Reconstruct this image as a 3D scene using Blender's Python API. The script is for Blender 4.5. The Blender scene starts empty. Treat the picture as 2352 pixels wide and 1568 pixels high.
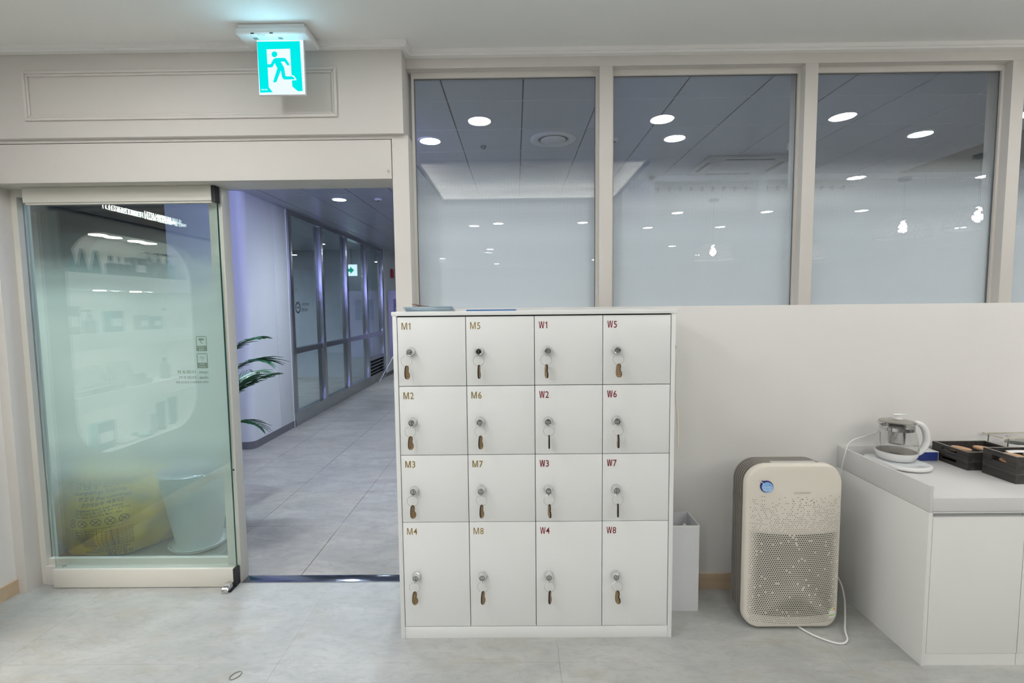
import bpy, bmesh, math, random
from mathutils import Vector, Matrix
random.seed(7)
SC = bpy.context.scene
COL = SC.collection
PI = math.pi
# ------------------------------------------------------------------ camera, world, exposure
F_PX, PITCH, YAW, ROLL = 1121.34, 0.0738951, -0.00793117, -0.0105171
cam_d = bpy.data.cameras.new('camera')
cam_d.sensor_fit = 'HORIZONTAL'; cam_d.sensor_width = 36.0
cam_d.lens = F_PX * 36.0 / 2352.0
cam_d.clip_start = 0.05; cam_d.clip_end = 100
cam = bpy.data.objects.new('camera', cam_d); COL.objects.link(cam)
_cy, _sy, _cp, _sp, _cr, _sr = math.cos(YAW), math.sin(YAW), math.cos(PITCH), math.sin(PITCH), math.cos(ROLL), math.sin(ROLL)
_F = Vector((_sy*_cp, _cy*_cp, -_sp)); _R = Vector((_cy, -_sy, 0)); _U = _R.cross(_F)
_R2 = _R*_cr + _U*_sr; _U2 = _U*_cr - _R*_sr
cam.matrix_world = Matrix(((_R2.x, _U2.x, -_F.x, 0), (_R2.y, _U2.y, -_F.y, 0), (_R2.z, _U2.z, -_F.z, 1.5), (0, 0, 0, 1)))
SC.camera = cam
SC.view_settings.view_transform = 'Standard'
SC.view_settings.look = 'None'
SC.view_settings.gamma = 1.0
SC.view_settings.use_curve_mapping = False
SC.view_settings.exposure = 0.09
SC.cycles.max_bounces = 9; SC.cycles.diffuse_bounces = 4; SC.cycles.glossy_bounces = 4
SC.cycles.use_adaptive_sampling = True; SC.cycles.adaptive_threshold = 0.03
SC.cycles.transparent_max_bounces = 32; SC.cycles.transmission_bounces = 8
SC.cycles.sample_clamp_indirect = 6.0
SC.cycles.caustics_reflective = False; SC.cycles.caustics_refractive = False
SC.cycles.use_denoising = True
w = bpy.data.worlds.new('world'); SC.world = w; w.use_nodes = True
w.node_tree.nodes['Background'].inputs[0].default_value = (0.5, 0.52, 0.55, 1)
w.node_tree.nodes['Background'].inputs[1].default_value = 0.05
# lamp strengths (lamps of the place, plus unseen downlights added on the left)
L_ROOM = 82.0     # downlights of the shop ceiling
L_COVE = 310.0      # hidden strip in the ceiling tray
L_HALL = 700.0     # downlights of the hall
L_NICHE = 190.0    # spots inside the display niche

def area(name, loc, rot, sx, sy, power, col):
    d = bpy.data.lights.new(name, 'AREA'); d.shape = 'RECTANGLE'; d.size = sx; d.size_y = sy
    d.energy = power; d.color = col
    o = bpy.data.objects.new(name, d); COL.objects.link(o); o.location = loc; o.rotation_euler = rot
    return o
# the shop's lit sign above the door, on the hall side, shines violet onto the column opposite
area('sign_lamp', (-2.15, 2.74, 2.5), (PI/2 + 0.05, 0, 0.18), 1.7, 0.28, 62, (0.40, 0.44, 1.0))

# ------------------------------------------------------------------ materials
def lin(r, g, b):
    f = lambda c: (c/255/12.92) if c/255 <= 0.04045 else ((c/255+0.055)/1.055)**2.4
    return (f(r), f(g), f(b), 1)
def mat(name, col, rough=0.5, metal=0.0, spec=0.5, bump=0.0, bscale=60, var=0.0, vscale=4, emit=None, es=0, coat=0):
    m = bpy.data.materials.new(name); m.use_nodes = True
    nt = m.node_tree; p = nt.nodes['Principled BSDF']
    c = tuple(col) if len(col) == 4 else tuple(col) + (1,)
    p.inputs['Base Color'].default_value = c
    p.inputs['Roughness'].default_value = rough
    p.inputs['Metallic'].default_value = metal
    p.inputs['Specular IOR Level'].default_value = spec
    if coat: p.inputs['Coat Weight'].default_value = coat; p.inputs['Coat Roughness'].default_value = 0.1
    if emit:
        p.inputs['Emission Color'].default_value = tuple(emit) + (1,) if len(emit) == 3 else emit
        p.inputs['Emission Strength'].default_value = es
    if bump or var:
        g = nt.nodes.new('ShaderNodeNewGeometry')
        if var:
            n = nt.nodes.new('ShaderNodeTexNoise'); n.inputs['Scale'].default_value = vscale; n.inputs['Detail'].default_value = 5
            nt.links.new(g.outputs['Position'], n.inputs['Vector'])
            mx = nt.nodes.new('ShaderNodeMix'); mx.data_type = 'RGBA'
            mx.inputs[6].default_value = tuple(x*(1-var) for x in c[:3]) + (1,)
            mx.inputs[7].default_value = tuple(min(1, x*(1+var)) for x in c[:3]) + (1,)
            nt.links.new(n.outputs['Fac'], mx.inputs[0]); nt.links.new(mx.outputs[2], p.inputs['Base Color'])
        if bump:
            n2 = nt.nodes.new('ShaderNodeTexNoise'); n2.inputs['Scale'].default_value = bscale; n2.inputs['Detail'].default_value = 3
            nt.links.new(g.outputs['Position'], n2.inputs['Vector'])
            b = nt.nodes.new('ShaderNodeBump'); b.inputs['Strength'].default_value = bump; b.inputs['Distance'].default_value = 0.002
            nt.links.new(n2.outputs['Fac'], b.inputs['Height']); nt.links.new(b.outputs['Normal'], p.inputs['Normal'])
    return m
def emis(name, col, s):
    m = bpy.data.materials.new(name); m.use_nodes = True; nt = m.node_tree; nt.nodes.clear()
    e = nt.nodes.new('ShaderNodeEmission'); e.inputs[0].default_value = tuple(col) + (1,); e.inputs[1].default_value = s
    o = nt.nodes.new('ShaderNodeOutputMaterial'); nt.links.new(e.outputs[0], o.inputs[0]); return m
def math_node(nt, op, a, b=None, clamp=False):
    n = nt.nodes.new('ShaderNodeMath'); n.operation = op; n.use_clamp = clamp
    for i, v in enumerate((a, b)):
        if v is None: continue
        if isinstance(v, (int, float)): n.inputs[i].default_value = v
        else: nt.links.new(v, n.inputs[i])
    return n.outputs[0]
def glass_mat(name, tint=(0.9, 0.96, 0.94), f0=0.045, smear=False):
    """thin clear glass: straight transmission plus a Fresnel (Schlick) mirror share per face"""
    m = bpy.data.materials.new(name); m.use_nodes = True; nt = m.node_tree; nt.nodes.clear()
    g = nt.nodes.new('ShaderNodeNewGeometry')
    d = nt.nodes.new('ShaderNodeVectorMath'); d.operation = 'DOT_PRODUCT'
    nt.links.new(g.outputs['Normal'], d.inputs[0]); nt.links.new(g.outputs['Incoming'], d.inputs[1])
    c = math_node(nt, 'ABSOLUTE', d.outputs['Value'])
    k = math_node(nt, 'POWER', math_node(nt, 'SUBTRACT', 1.0, c, True), 5.0)
    fr = math_node(nt, 'ADD', math_node(nt, 'MULTIPLY', k, 1 - f0), f0, True)
    t = nt.nodes.new('ShaderNodeBsdfTransparent'); t.inputs[0].default_value = tuple(tint) + (1,)
    gl = nt.nodes.new('ShaderNodeBsdfGlossy'); gl.inputs['Roughness'].default_value = 0.0; gl.inputs[0].default_value = (1, 1, 1, 1)
    mx = nt.nodes.new('ShaderNodeMixShader'); nt.links.new(fr, mx.inputs[0]); nt.links.new(t.outputs[0], mx.inputs[1]); nt.links.new(gl.outputs[0], mx.inputs[2])
    o = nt.nodes.new('ShaderNodeOutputMaterial'); nt.links.new(mx.outputs[0], o.inputs[0])
    return m
def film_mat(name, col, fades, period, maxfac=0.96, wob=0.0):
    """printed frosting: dot raster whose coverage follows the height. fades = [(z, coverage), ...] rising in z"""
    m = bpy.data.materials.new(name); m.use_nodes = True; nt = m.node_tree; nt.nodes.clear()
    g = nt.nodes.new('ShaderNodeNewGeometry'); s = nt.nodes.new('ShaderNodeSeparateXYZ'); nt.links.new(g.outputs['Position'], s.inputs[0])
    z = s.outputs['Z']
    if wob:
        n = nt.nodes.new('ShaderNodeTexNoise'); n.inputs['Scale'].default_value = 2.2; n.inputs['Detail'].default_value = 1
        nt.links.new(g.outputs['Position'], n.inputs['Vector'])
        z = math_node(nt, 'ADD', z, math_node(nt, 'MULTIPLY', math_node(nt, 'SUBTRACT', n.outputs['Fac'], 0.5), wob))
    z0, z1 = fades[0][0], fades[-1][0]
    mr = nt.nodes.new('ShaderNodeMapRange'); nt.links.new(z, mr.inputs[0]); mr.inputs[1].default_value = z0; mr.inputs[2].default_value = z1
    r = nt.nodes.new('ShaderNodeValToRGB'); nt.links.new(mr.outputs[0], r.inputs[0]); cr = r.color_ramp
    cr.interpolation = 'EASE'
    for i, (zz, v) in enumerate(fades):
        p = (zz - z0)/(z1 - z0)
        e = cr.elements[i] if i < 2 else cr.elements.new(p)
        e.position = p; e.color = (v, v, v, 1)
    sx = math_node(nt, 'SINE', math_node(nt, 'MULTIPLY', math_node(nt, 'ADD', s.outputs['X'], s.outputs['Z']), 2*PI/period))
    sz = math_node(nt, 'SINE', math_node(nt, 'MULTIPLY', math_node(nt, 'SUBTRACT', s.outputs['X'], s.outputs['Z']), 2*PI/period))
    dots = math_node(nt, 'MULTIPLY', sx, sz)
    cov = r.outputs[0]
    # raster strongest at half coverage
    amp = math_node(nt, 'MULTIPLY', math_node(nt, 'MULTIPLY', cov, math_node(nt, 'SUBTRACT', 1.0, cov)), 0.55)
    fac = math_node(nt, 'ADD', cov, math_node(nt, 'MULTIPLY', dots, amp), True)
    fac = math_node(nt, 'MULTIPLY', fac, maxfac)
    t = nt.nodes.new('ShaderNodeBsdfTransparent')
    d = nt.nodes.new('ShaderNodeBsdfDiffuse'); d.inputs[0].default_value = tuple(col) + (1,)
    tl = nt.nodes.new('ShaderNodeBsdfTranslucent'); tl.inputs[0].default_value = tuple(col) + (1,)
    a = nt.nodes.new('ShaderNodeMixShader'); a.inputs[0].default_value = 0.14
    nt.links.new(d.outputs[0], a.inputs[1]); nt.links.new(tl.outputs[0], a.inputs[2])
    mx = nt.nodes.new('ShaderNodeMixShader'); nt.links.new(fac, mx.inputs[0]); nt.links.new(t.outputs[0], mx.inputs[1]); nt.links.new(a.outputs[0], mx.inputs[2])
    o = nt.nodes.new('ShaderNodeOutputMaterial'); nt.links.new(mx.outputs[0], o.inputs[0])
    return m
def stone_mat(name, base, dark, warm, rough, scale=1.0, spec=0.5, vein=0.14):
    """pale stone-look tile: cloudy patches, thin veins, small specks"""
    m = bpy.data.materials.new(name); m.use_nodes = True; nt = m.node_tree; p = nt.nodes['Principled BSDF']
    g = nt.nodes.new('ShaderNodeNewGeometry')
    mp = nt.nodes.new('ShaderNodeMapping'); mp.inputs['Rotation'].default_value = (0, 0, 0.5); mp.inputs['Scale'].default_value = (1.0*scale, 2.2*scale, 1)
    nt.links.new(g.outputs['Position'], mp.inputs['Vector'])
    def noise(sc, det, dist=0):
        n = nt.nodes.new('ShaderNodeTexNoise'); n.inputs['Scale'].default_value = sc; n.inputs['Detail'].default_value = det
        n.inputs['Roughness'].default_value = 0.62; n.inputs['Distortion'].default_value = dist
        nt.links.new(mp.outputs[0], n.inputs['Vector']); return n.outputs['Fac']
    def ramp(v, a, b, ca=0.0, cb=1.0):
        n = nt.nodes.new('ShaderNodeMapRange'); n.inputs[1].default_value = a; n.inputs[2].default_value = b
        n.inputs[3].default_value = ca; n.inputs[4].default_value = cb; nt.links.new(v, n.inputs[0]); return n.outputs[0]
    def mix(f, a, b):
        n = nt.nodes.new('ShaderNodeMix'); n.data_type = 'RGBA'; nt.links.new(f, n.inputs[0])
        for i, v in ((6, a), (7, b)):
            if isinstance(v, tuple): n.inputs[i].default_value = v
            else: nt.links.new(v, n.inputs[i])
        return n.outputs[2]
    c = mix(ramp(noise(1.6, 8, 0.6), 0.35, 0.7), base, dark)
    c = mix(ramp(noise(2.3, 10, 1.2), 0.52, 0.75, 0, 0.8), c, warm)
    c = mix(ramp(noise(9, 9, 0.8), 0.48, 0.75, 0, 0.55), c, tuple(x*0.80 for x in dark[:3]) + (1,))
    v = math_node(nt, 'ABSOLUTE', math_node(nt, 'SUBTRACT', noise(1.1, 9, 1.0), 0.5))
    c = mix(ramp(v, 0.0, 0.010, vein, 0.0), c, tuple(x*0.72 for x in dark[:3]) + (1,))
    c = mix(ramp(noise(38, 4), 0.68, 0.78, 0, 0.4), c, tuple(x*0.7 for x in dark[:3]) + (1,))
    nt.links.new(c, p.inputs['Base Color']); p.inputs['Roughness'].default_value = rough
    p.inputs['Specular IOR Level'].default_value = spec
    b = nt.nodes.new('ShaderNodeBump'); b.inputs['Strength'].default_value = 0.12; b.inputs['Distance'].default_value = 0.002
    nt.links.new(noise(14, 6), b.inputs['Height']); nt.links.new(b.outputs['Normal'], p.inputs['Normal'])
    return m
def wood_mat(name, a, b, scale, axis=0, rough=0.5):
    m = bpy.data.materials.new(name); m.use_nodes = True; nt = m.node_tree; p = nt.nodes['Principled BSDF']
    tc = nt.nodes.new('ShaderNodeTexCoord'); mp = nt.nodes.new('ShaderNodeMapping')
    sc = [scale, scale, scale]; sc[axis] = scale*0.08; mp.inputs['Scale'].default_value = sc
    nt.links.new(tc.outputs['Object'], mp.inputs['Vector'])
    n = nt.nodes.new('ShaderNodeTexNoise'); n.inputs['Scale'].default_value = 1; n.inputs['Detail'].default_value = 6; n.inputs['Distortion'].default_value = 0.7
    nt.links.new(mp.outputs[0], n.inputs['Vector'])
    r = nt.nodes.new('ShaderNodeValToRGB'); r.color_ramp.elements[0].position = 0.35; r.color_ramp.elements[1].position = 0.65
    r.color_ramp.elements[0].color = a + (1,); r.color_ramp.elements[1].color = b + (1,)
    nt.links.new(n.outputs['Fac'], r.inputs[0]); nt.links.new(r.outputs[0], p.inputs['Base Color']); p.inputs['Roughness'].default_value = rough
    return m

M = {}
M['wall'] = mat('wall_paint', (0.78, 0.77, 0.75), 0.6, bump=0.05, bscale=220, var=0.015, spec=0.3)
M['ceiling'] = mat('ceiling_paint', (0.90, 0.90, 0.88), 0.8, bump=0.03, bscale=200, spec=0.2)
M['beige'] = mat('beige_film', (0.655, 0.63, 0.595), 0.65, bump=0.03, bscale=300, var=0.01, spec=0.2)
M['beige2'] = mat('beige_metal', (0.66, 0.645, 0.585), 0.38, spec=0.45)
M['trimwhite'] = mat('white_moulding', (0.90, 0.895, 0.88), 0.4)
M['locker'] = mat('white_melamine', (0.83, 0.845, 0.84), 0.32, spec=0.45, bump=0.02, bscale=500)
M['lockin'] = mat('dark_gap', (0.02, 0.02, 0.02), 0.8)
M['counter'] = mat('white_laminate', (0.78, 0.785, 0.77), 0.4)
M['quartz'] = mat('pale_quartz', (0.67, 0.665, 0.66), 0.22, var=0.05, vscale=260, spec=0.5)
M['groove'] = mat('grey_aluminium', (0.42, 0.44, 0.45), 0.35, 0.6)
M['oak'] = wood_mat('oak_skirting', (0.52, 0.395, 0.265), (0.62, 0.49, 0.35), 16, 0)
M['steel'] = mat('brushed_steel', (0.52, 0.53, 0.55), 0.26, 1.0, bump=0.02, bscale=300)
M['chrome'] = mat('chrome', (0.72, 0.72, 0.73), 0.1, 1.0)
M['chrome2'] = mat('polished_nickel', (0.55, 0.55, 0.54), 0.18, 1.0)
M['black'] = mat('black_plastic', (0.012, 0.012, 0.012), 0.5)
M['char'] = mat('charred_edge', (0.010, 0.006, 0.005), 0.7)
M['tagwood'] = wood_mat('plywood_tag', (0.13, 0.08, 0.035), (0.33, 0.225, 0.115), 90, 2, 0.6)
M['panel'] = mat('taupe_display_panel', (0.145, 0.135, 0.122), 0.45)
M['glasslogo'] = mat('dark_glass_print', (0.05, 0.055, 0.065), 0.5)
M['groove2'] = mat('grey_cover_plastic', (0.33, 0.34, 0.36), 0.5)
M['burn'] = mat('burnt_engraving', (0.13, 0.075, 0.03), 0.7)
M['gold'] = mat('gold_print', (0.27, 0.19, 0.04), 0.45)
M['red'] = mat('dark_red_print', (0.19, 0.004, 0.012), 0.45)
M['floor'] = stone_mat('pale_stone_tile', (0.43, 0.44, 0.425, 1), (0.335, 0.345, 0.335, 1), (0.35, 0.33, 0.27, 1), 0.36, 1.7, 0.4, 0.2)
M['hfloor'] = stone_mat('grey_stone_tile', (0.335, 0.315, 0.29, 1), (0.21, 0.20, 0.19, 1), (0.29, 0.25, 0.205, 1), 0.4, 1.3, 0.4, 0.3)
M['grout'] = mat('grout', (0.36, 0.355, 0.335), 0.9)
M['hgrout'] = mat('hall_grout', (0.17, 0.17, 0.17), 0.9)
M['hwall'] = mat('hall_white_panel', (0.66, 0.67, 0.68), 0.5, spec=0.3)
M['hceil'] = mat('hall_metal_ceiling', (0.53, 0.55, 0.61), 0.32, 0.35, spec=0.4)
M['hglint'] = mat('hall_joint_glint', (0.72, 0.73, 0.75), 0.4, 0.3)  # pale tone paints the light caught on the panel bevels
M['hdark'] = mat('hall_dark', (0.05, 0.055, 0.06), 0.6)
M['skirt'] = mat('grey_skirting', (0.14, 0.135, 0.15), 0.5)
M['film_w'] = film_mat('window_frosting', (0.91, 0.955, 1.0), [(0.0, 1.0), (1.60, 1.0), (1.83, 0.86), (1.98, 0.55), (2.11, 0.24), (2.24, 0.02), (2.9, 0.0)], 0.0098)
M['film_d'] = film_mat('door_frosting', (0.80, 0.87, 0.865), [(0.0, 0.02), (0.25, 0.02), (0.42, 0.09), (0.56, 0.28), (0.69, 0.64), (0.85, 0.97), (1.38, 1.0), (1.52, 0.82), (1.66, 0.42), (1.80, 0.07), (1.95, 0.0)], 0.0062, wob=0.16, maxfac=0.93)
M['glass'] = glass_mat('clear_glass', (0.965, 0.98, 0.985), 0.055)
M['dglass'] = glass_mat('door_glass', (0.91, 0.965, 0.955), 0.085)
M['sglass'] = glass_mat('store_glass', (0.86, 0.92, 0.94), 0.06)
M['gedge'] = mat('green_glass_edge', (0.012, 0.075, 0.055), 0.1, spec=0.6)
M['kglass'] = glass_mat('kettle_glass', (0.90, 0.905, 0.90), 0.07)
M['lidglass'] = glass_mat('kettle_lid_glass', (0.80, 0.79, 0.76), 0.06)
M['gasket'] = mat('grey_gasket', (0.12, 0.12, 0.115), 0.6)
M['wplastic'] = mat('white_plastic', (0.80, 0.80, 0.80), 0.25, spec=0.5)
M['binwhite'] = mat('white_board', (0.70, 0.715, 0.74), 0.5)
M['cream'] = mat('cream_plastic', (0.72, 0.68, 0.60), 0.38, spec=0.4)
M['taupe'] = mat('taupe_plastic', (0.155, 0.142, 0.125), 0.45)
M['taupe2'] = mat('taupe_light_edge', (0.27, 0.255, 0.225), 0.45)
M['panelgrey'] = mat('pale_grey_panel', (0.52, 0.50, 0.48), 0.4)
M['hole'] = mat('dark_hole', (0.015, 0.015, 0.014), 0.8)
M['logogrey'] = mat('grey_print', (0.27, 0.26, 0.24), 0.5)
M['blue'] = mat('light_blue_print', (0.24, 0.48, 0.82), 0.3)
M['navy'] = mat('navy_print', (0.03, 0.03, 0.16), 0.3)
M['whiteprint'] = mat('white_print', (0.85, 0.85, 0.85), 0.4)
M['green'] = mat('green_print', (0.30, 0.58, 0.12), 0.4)
M['yellowp'] = mat('yellow_print', (0.80, 0.66, 0.08), 0.4)
M['redp'] = mat('red_print', (0.6, 0.05, 0.05), 0.4)
M['tray'] = wood_mat('black_stained_wood', (0.022, 0.020, 0.019), (0.055, 0.05, 0.047), 60, 1, 0.45)
M['trayedge'] = mat('worn_tray_edge', (0.22, 0.21, 0.19), 0.5)
M['coaster'] = wood_mat('tan_wood', (0.46, 0.26, 0.14), (0.60, 0.37, 0.21), 45, 0, 0.5)
M['navybox'] = mat('navy_box', (0.018, 0.035, 0.19), 0.35)
M['plate'] = mat('warm_steel_plate', (0.26, 0.24, 0.21), 0.22, 1.0)
M['brass'] = mat('pale_brass', (0.62, 0.60, 0.50), 0.25, 0.9)
M['leaflet'] = mat('blue_leaflet_paper', (0.30, 0.41, 0.50), 0.5, var=0.25, vscale=40)
M['leaflet2'] = mat('pale_leaflet_paper', (0.52, 0.60, 0.64), 0.5)
M['leaflet3'] = mat('deep_blue_leaflet', (0.05, 0.17, 0.42), 0.35)
M['brown'] = mat('brown_card', (0.12, 0.05, 0.03), 0.5)
M['decal'] = mat('door_decal', (0.27, 0.33, 0.28), 0.6)
M['potwhite'] = mat('white_pot', (0.78, 0.80, 0.80), 0.35)
M['potteal'] = mat('teal_pot', (0.08, 0.30, 0.31), 0.4)
M['soil'] = mat('soil', (0.03, 0.022, 0.016), 0.95)
M['leaf'] = mat('palm_leaf', (0.016, 0.085, 0.03), 0.4, var=0.4, vscale=9)
M['bag'] = mat('yellow_bag_plastic', (0.86, 0.52, 0.03), 0.35, spec=0.5, var=0.28, vscale=6, bump=0.9, bscale=22)
M['bagink'] = mat('bag_ink', (0.035, 0.04, 0.06), 0.5)
M['curtain'] = mat('grey_curtain', (0.50, 0.52, 0.52), 0.8, bump=0.2, bscale=200)
M['signwhite'] = emis('exit_white', (0.80, 0.90, 1.0), 1.02)
M['signcyan'] = emis('exit_cyan', (0.0, 0.80, 0.78), 1.0)
M['signtop'] = emis('exit_cyan_bright', (0.12, 1.0, 0.93), 1.1)
M['room_lamp'] = emis('room_lamp', (1.0, 0.99, 0.975), L_ROOM)
M['cove'] = emis('cove_strip', (1.0, 0.96, 0.90), L_COVE)
M['hall_lamp'] = emis('hall_lamp', (0.76, 0.88, 1.0), L_HALL)
_nt = M['hall_lamp'].node_tree; _e = [n for n in _nt.nodes if n.type == 'EMISSION'][0]        # lens: more light straight down than sideways
_g = _nt.nodes.new('ShaderNodeNewGeometry'); _d = _nt.nodes.new('ShaderNodeVectorMath'); _d.operation = 'DOT_PRODUCT'
_nt.links.new(_g.outputs['Normal'], _d.inputs[0]); _nt.links.new(_g.outputs['Incoming'], _d.inputs[1])
_nt.links.new(math_node(_nt, 'MULTIPLY', math_node(_nt, 'ADD', math_node(_nt, 'MULTIPLY', math_node(_nt, 'POWER', math_node(_nt, 'ABSOLUTE', _d.outputs['Value']), 4.0), 1.25), 0.14), L_HALL), _e.inputs[1])
M['niche_lamp'] = emis('niche_lamp', (1.0, 0.95, 0.88), L_NICHE)
M['letter'] = emis('lit_letter', (1.0, 0.97, 0.92), 12)
M['bulb'] = emis('pendant_bulb', (1.0, 0.95, 0.89), 400)
M['hexit'] = emis('hall_exit_white', (0.75, 0.95, 1.0), 1.6)
M['hexitg'] = emis('hall_exit_green', (0.0, 0.45, 0.30), 1.0)
M['fascia'] = mat('brown_fascia', (0.055, 0.042, 0.03), 0.4)
M['rattan'] = mat('dark_rattan', (0.10, 0.085, 0.07), 0.6)
M['alarm'] = mat('red_alarm', (0.45, 0.02, 0.03), 0.4)
M['lav'] = mat('banner_lavender', (0.42, 0.38, 0.60), 0.5, var=0.25, vscale=3)
M['lavdark'] = mat('banner_violet', (0.16, 0.15, 0.32), 0.5)
M['lavline'] = mat('banner_line', (0.42, 0.44, 0.62), 0.5)
M['storewall'] = mat('store_wall', (0.56, 0.59, 0.65), 0.6, var=0.1)
M['orange'] = mat('orange_band', (0.40, 0.22, 0.05), 0.5)
M['mirror'] = mat('dark_threshold', (0.33, 0.35, 0.42), 0.14, 1.0)
M['teal_p'] = mat('teal_product', (0.03, 0.16, 0.17), 0.3)
M['dark_p'] = mat('dark_product', (0.03, 0.04, 0.04), 0.3)
M['grey_p'] = mat('grey_product', (0.3, 0.34, 0.34), 0.3)
M['silver_p'] = mat('silver_product', (0.62, 0.64, 0.65), 0.25, 0.6)

# ------------------------------------------------------------------ mesh helpers
class B:
    """collects shapes in one bmesh; build() links it as ONE mesh object"""
    def __init__(s): s.bm = bmesh.new(); s.mi = 0
    def _mark(s, n0):
        s.bm.faces.ensure_lookup_table()
        for f in s.bm.faces[n0:]: f.material_index = s.mi
    def box(s, x0, x1, y0, y1, z0, z1, bev=0.0, seg=2):
        n0 = len(s.bm.faces)
        if bev <= 0:
            v = [s.bm.verts.new(p) for p in ((x0,y0,z0),(x1,y0,z0),(x1,y1,z0),(x0,y1,z0),(x0,y0,z1),(x1,y0,z1),(x1,y1,z1),(x0,y1,z1))]
            for q in ((3,2,1,0),(4,5,6,7),(0,1,5,4),(1,2,6,5),(2,3,7,6),(3,0,4,7)): s.bm.faces.new([v[i] for i in q])
        else:
            t = bmesh.new(); bmesh.ops.create_cube(t, size=1.0)
            for q in t.verts: q.co = Vector(((x0+x1)/2 + q.co.x*(x1-x0), (y0+y1)/2 + q.co.y*(y1-y0), (z0+z1)/2 + q.co.z*(z1-z0)))
            bmesh.ops.bevel(t, geom=list(t.edges), offset=bev, segments=seg, affect='EDGES', profile=0.6)
            s._merge(t)
        s._mark(n0); return s
    def _merge(s, t):
        m = {}
        for v in t.verts: m[v] = s.bm.verts.new(v.co)
        for f in t.faces:
            try: s.bm.faces.new([m[v] for v in f.verts])
            except ValueError: pass
        t.free()
    def prism(s, pts, z0, z1, M4=None):
        """polygon pts (x,y) extruded z0..z1, then transformed by M4"""
        n0 = len(s.bm.faces); M4 = M4 or Matrix()
        a = [s.bm.verts.new(M4 @ Vector((x, y, z0))) for x, y in pts]; b = [s.bm.verts.new(M4 @ Vector((x, y, z1))) for x, y in pts]
        n = len(pts)
        s.bm.faces.new(a[::-1]); s.bm.faces.new(b)
        for i in range(n): s.bm.faces.new((a[i], a[(i+1) % n], b[(i+1) % n], b[i]))
        s._mark(n0); return s
    def lathe(s, prof, c=(0,0,0), axis='z', n=32, caps=True):
        n0 = len(s.bm.faces); rings = []
        for r, h in prof:
            ring = []
            for k in range(n):
                a = 2*PI*k/n; u, v = r*math.cos(a), r*math.sin(a)
                p = {'z': (u, v, h), 'y': (u, h, -v), 'x': (h, u, v)}[axis]
                ring.append(s.bm.verts.new((c[0]+p[0], c[1]+p[1], c[2]+p[2])))
            rings.append(ring)
        for i in range(len(rings)-1):
            for k in range(n):
                s.bm.faces.new((rings[i][k], rings[i][(k+1) % n], rings[i+1][(k+1) % n], rings[i+1][k]))
        if caps:
            if prof[0][0] > 1e-6: s.bm.faces.new(rings[0][::-1])
            if prof[-1][0] > 1e-6: s.bm.faces.new(rings[-1])
        s._mark(n0); return s
    def tube(s, pts, r, n=8, closed=False):
        n0 = len(s.bm.faces); pts = [Vector(p) for p in pts]; m = len(pts); rings = []
        rr = r if isinstance(r, (list, tuple)) else [r]*m
        nrm = None
        for i in range(m):
            a = pts[(i-1) % m] if (closed or i > 0) else pts[i]; b = pts[(i+1) % m] if (closed or i < m-1) else pts[i]
            t = (b-a).normalized()
            if nrm is None:
                nrm = t.orthogonal().normalized()
            nrm = (nrm - t*nrm.dot(t)).normalized(); bi = t.cross(nrm)
            rings.append([s.bm.verts.new(pts[i] + (nrm*math.cos(2*PI*k/n) + bi*math.sin(2*PI*k/n))*rr[i]) for k in range(n)])
        for i in range(m if closed else m-1):
            p, q = rings[i], rings[(i+1) % m]
            for k in range(n): s.bm.faces.new((p[k], p[(k+1) % n], q[(k+1) % n], q[k]))
        if not closed:
            s.bm.faces.new(rings[0][::-1]); s.bm.faces.new(rings[-1])
        s._mark(n0); return s
    def grid(s, fn, nu, nv, cu=False):
        n0 = len(s.bm.faces)
        g = [[s.bm.verts.new(fn(i/(nu-1) if not cu else i/nu, j/(nv-1))) for j in range(nv)] for i in range(nu)]
        for i in range(nu if cu else nu-1):
            for j in range(nv-1):
                s.bm.faces.new((g[i][j], g[(i+1) % nu][j], g[(i+1) % nu][j+1], g[i][j+1]))
        s._mark(n0); return s
    def mesh(s, name, mats, smooth=35):
        bmesh.ops.recalc_face_normals(s.bm, faces=list(s.bm.faces))
        me = bpy.data.meshes.new(name); s.bm.to_mesh(me); s.bm.free()
        for m in (mats if isinstance(mats, (list, tuple)) else [mats]): me.materials.append(m)
        if smooth:
            for p in me.polygons: p.use_smooth = True
            me.set_sharp_from_angle(angle=math.radians(smooth))
        return me
    def build(s, name, mats, parent=None, smooth=35):
        return obj(name, s.mesh(name, mats, smooth), parent)
def obj(name, me, parent=None):
    o = bpy.data.objects.new(name, me); COL.objects.link(o)
    if parent is not None: o.parent = parent
    return o
def box(name, m, x0, x1, y0, y1, z0, z1, parent=None, bev=0.0):
    return B().box(x0, x1, y0, y1, z0, z1, bev).build(name, m, parent)
def tag(o, label=None, cat=None, group=None, kind=None):
    if label: o['label'] = label
    if cat: o['category'] = cat
    if group: o['group'] = group
    if kind: o['kind'] = kind
    return o
def struct(o): o['kind'] = 'structure'; return o
def empty(name, loc=(0,0,0), rz=0):
    o = bpy.data.objects.new(name, None); COL.objects.link(o); o.location = loc; o.rotation_euler = (0, 0, rz); o.empty_display_size = 0.05
    return o
def thing(name, label, cat, loc=(0,0,0), rz=0, group=None): return tag(empty(name, loc, rz), label, cat, group)
def copy_tree(o, parent=None):
    c = o.copy(); COL.objects.link(c)
    if parent is not None: c.parent = parent
    for ch in list(o.children): copy_tree(ch, c)
    return c
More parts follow.
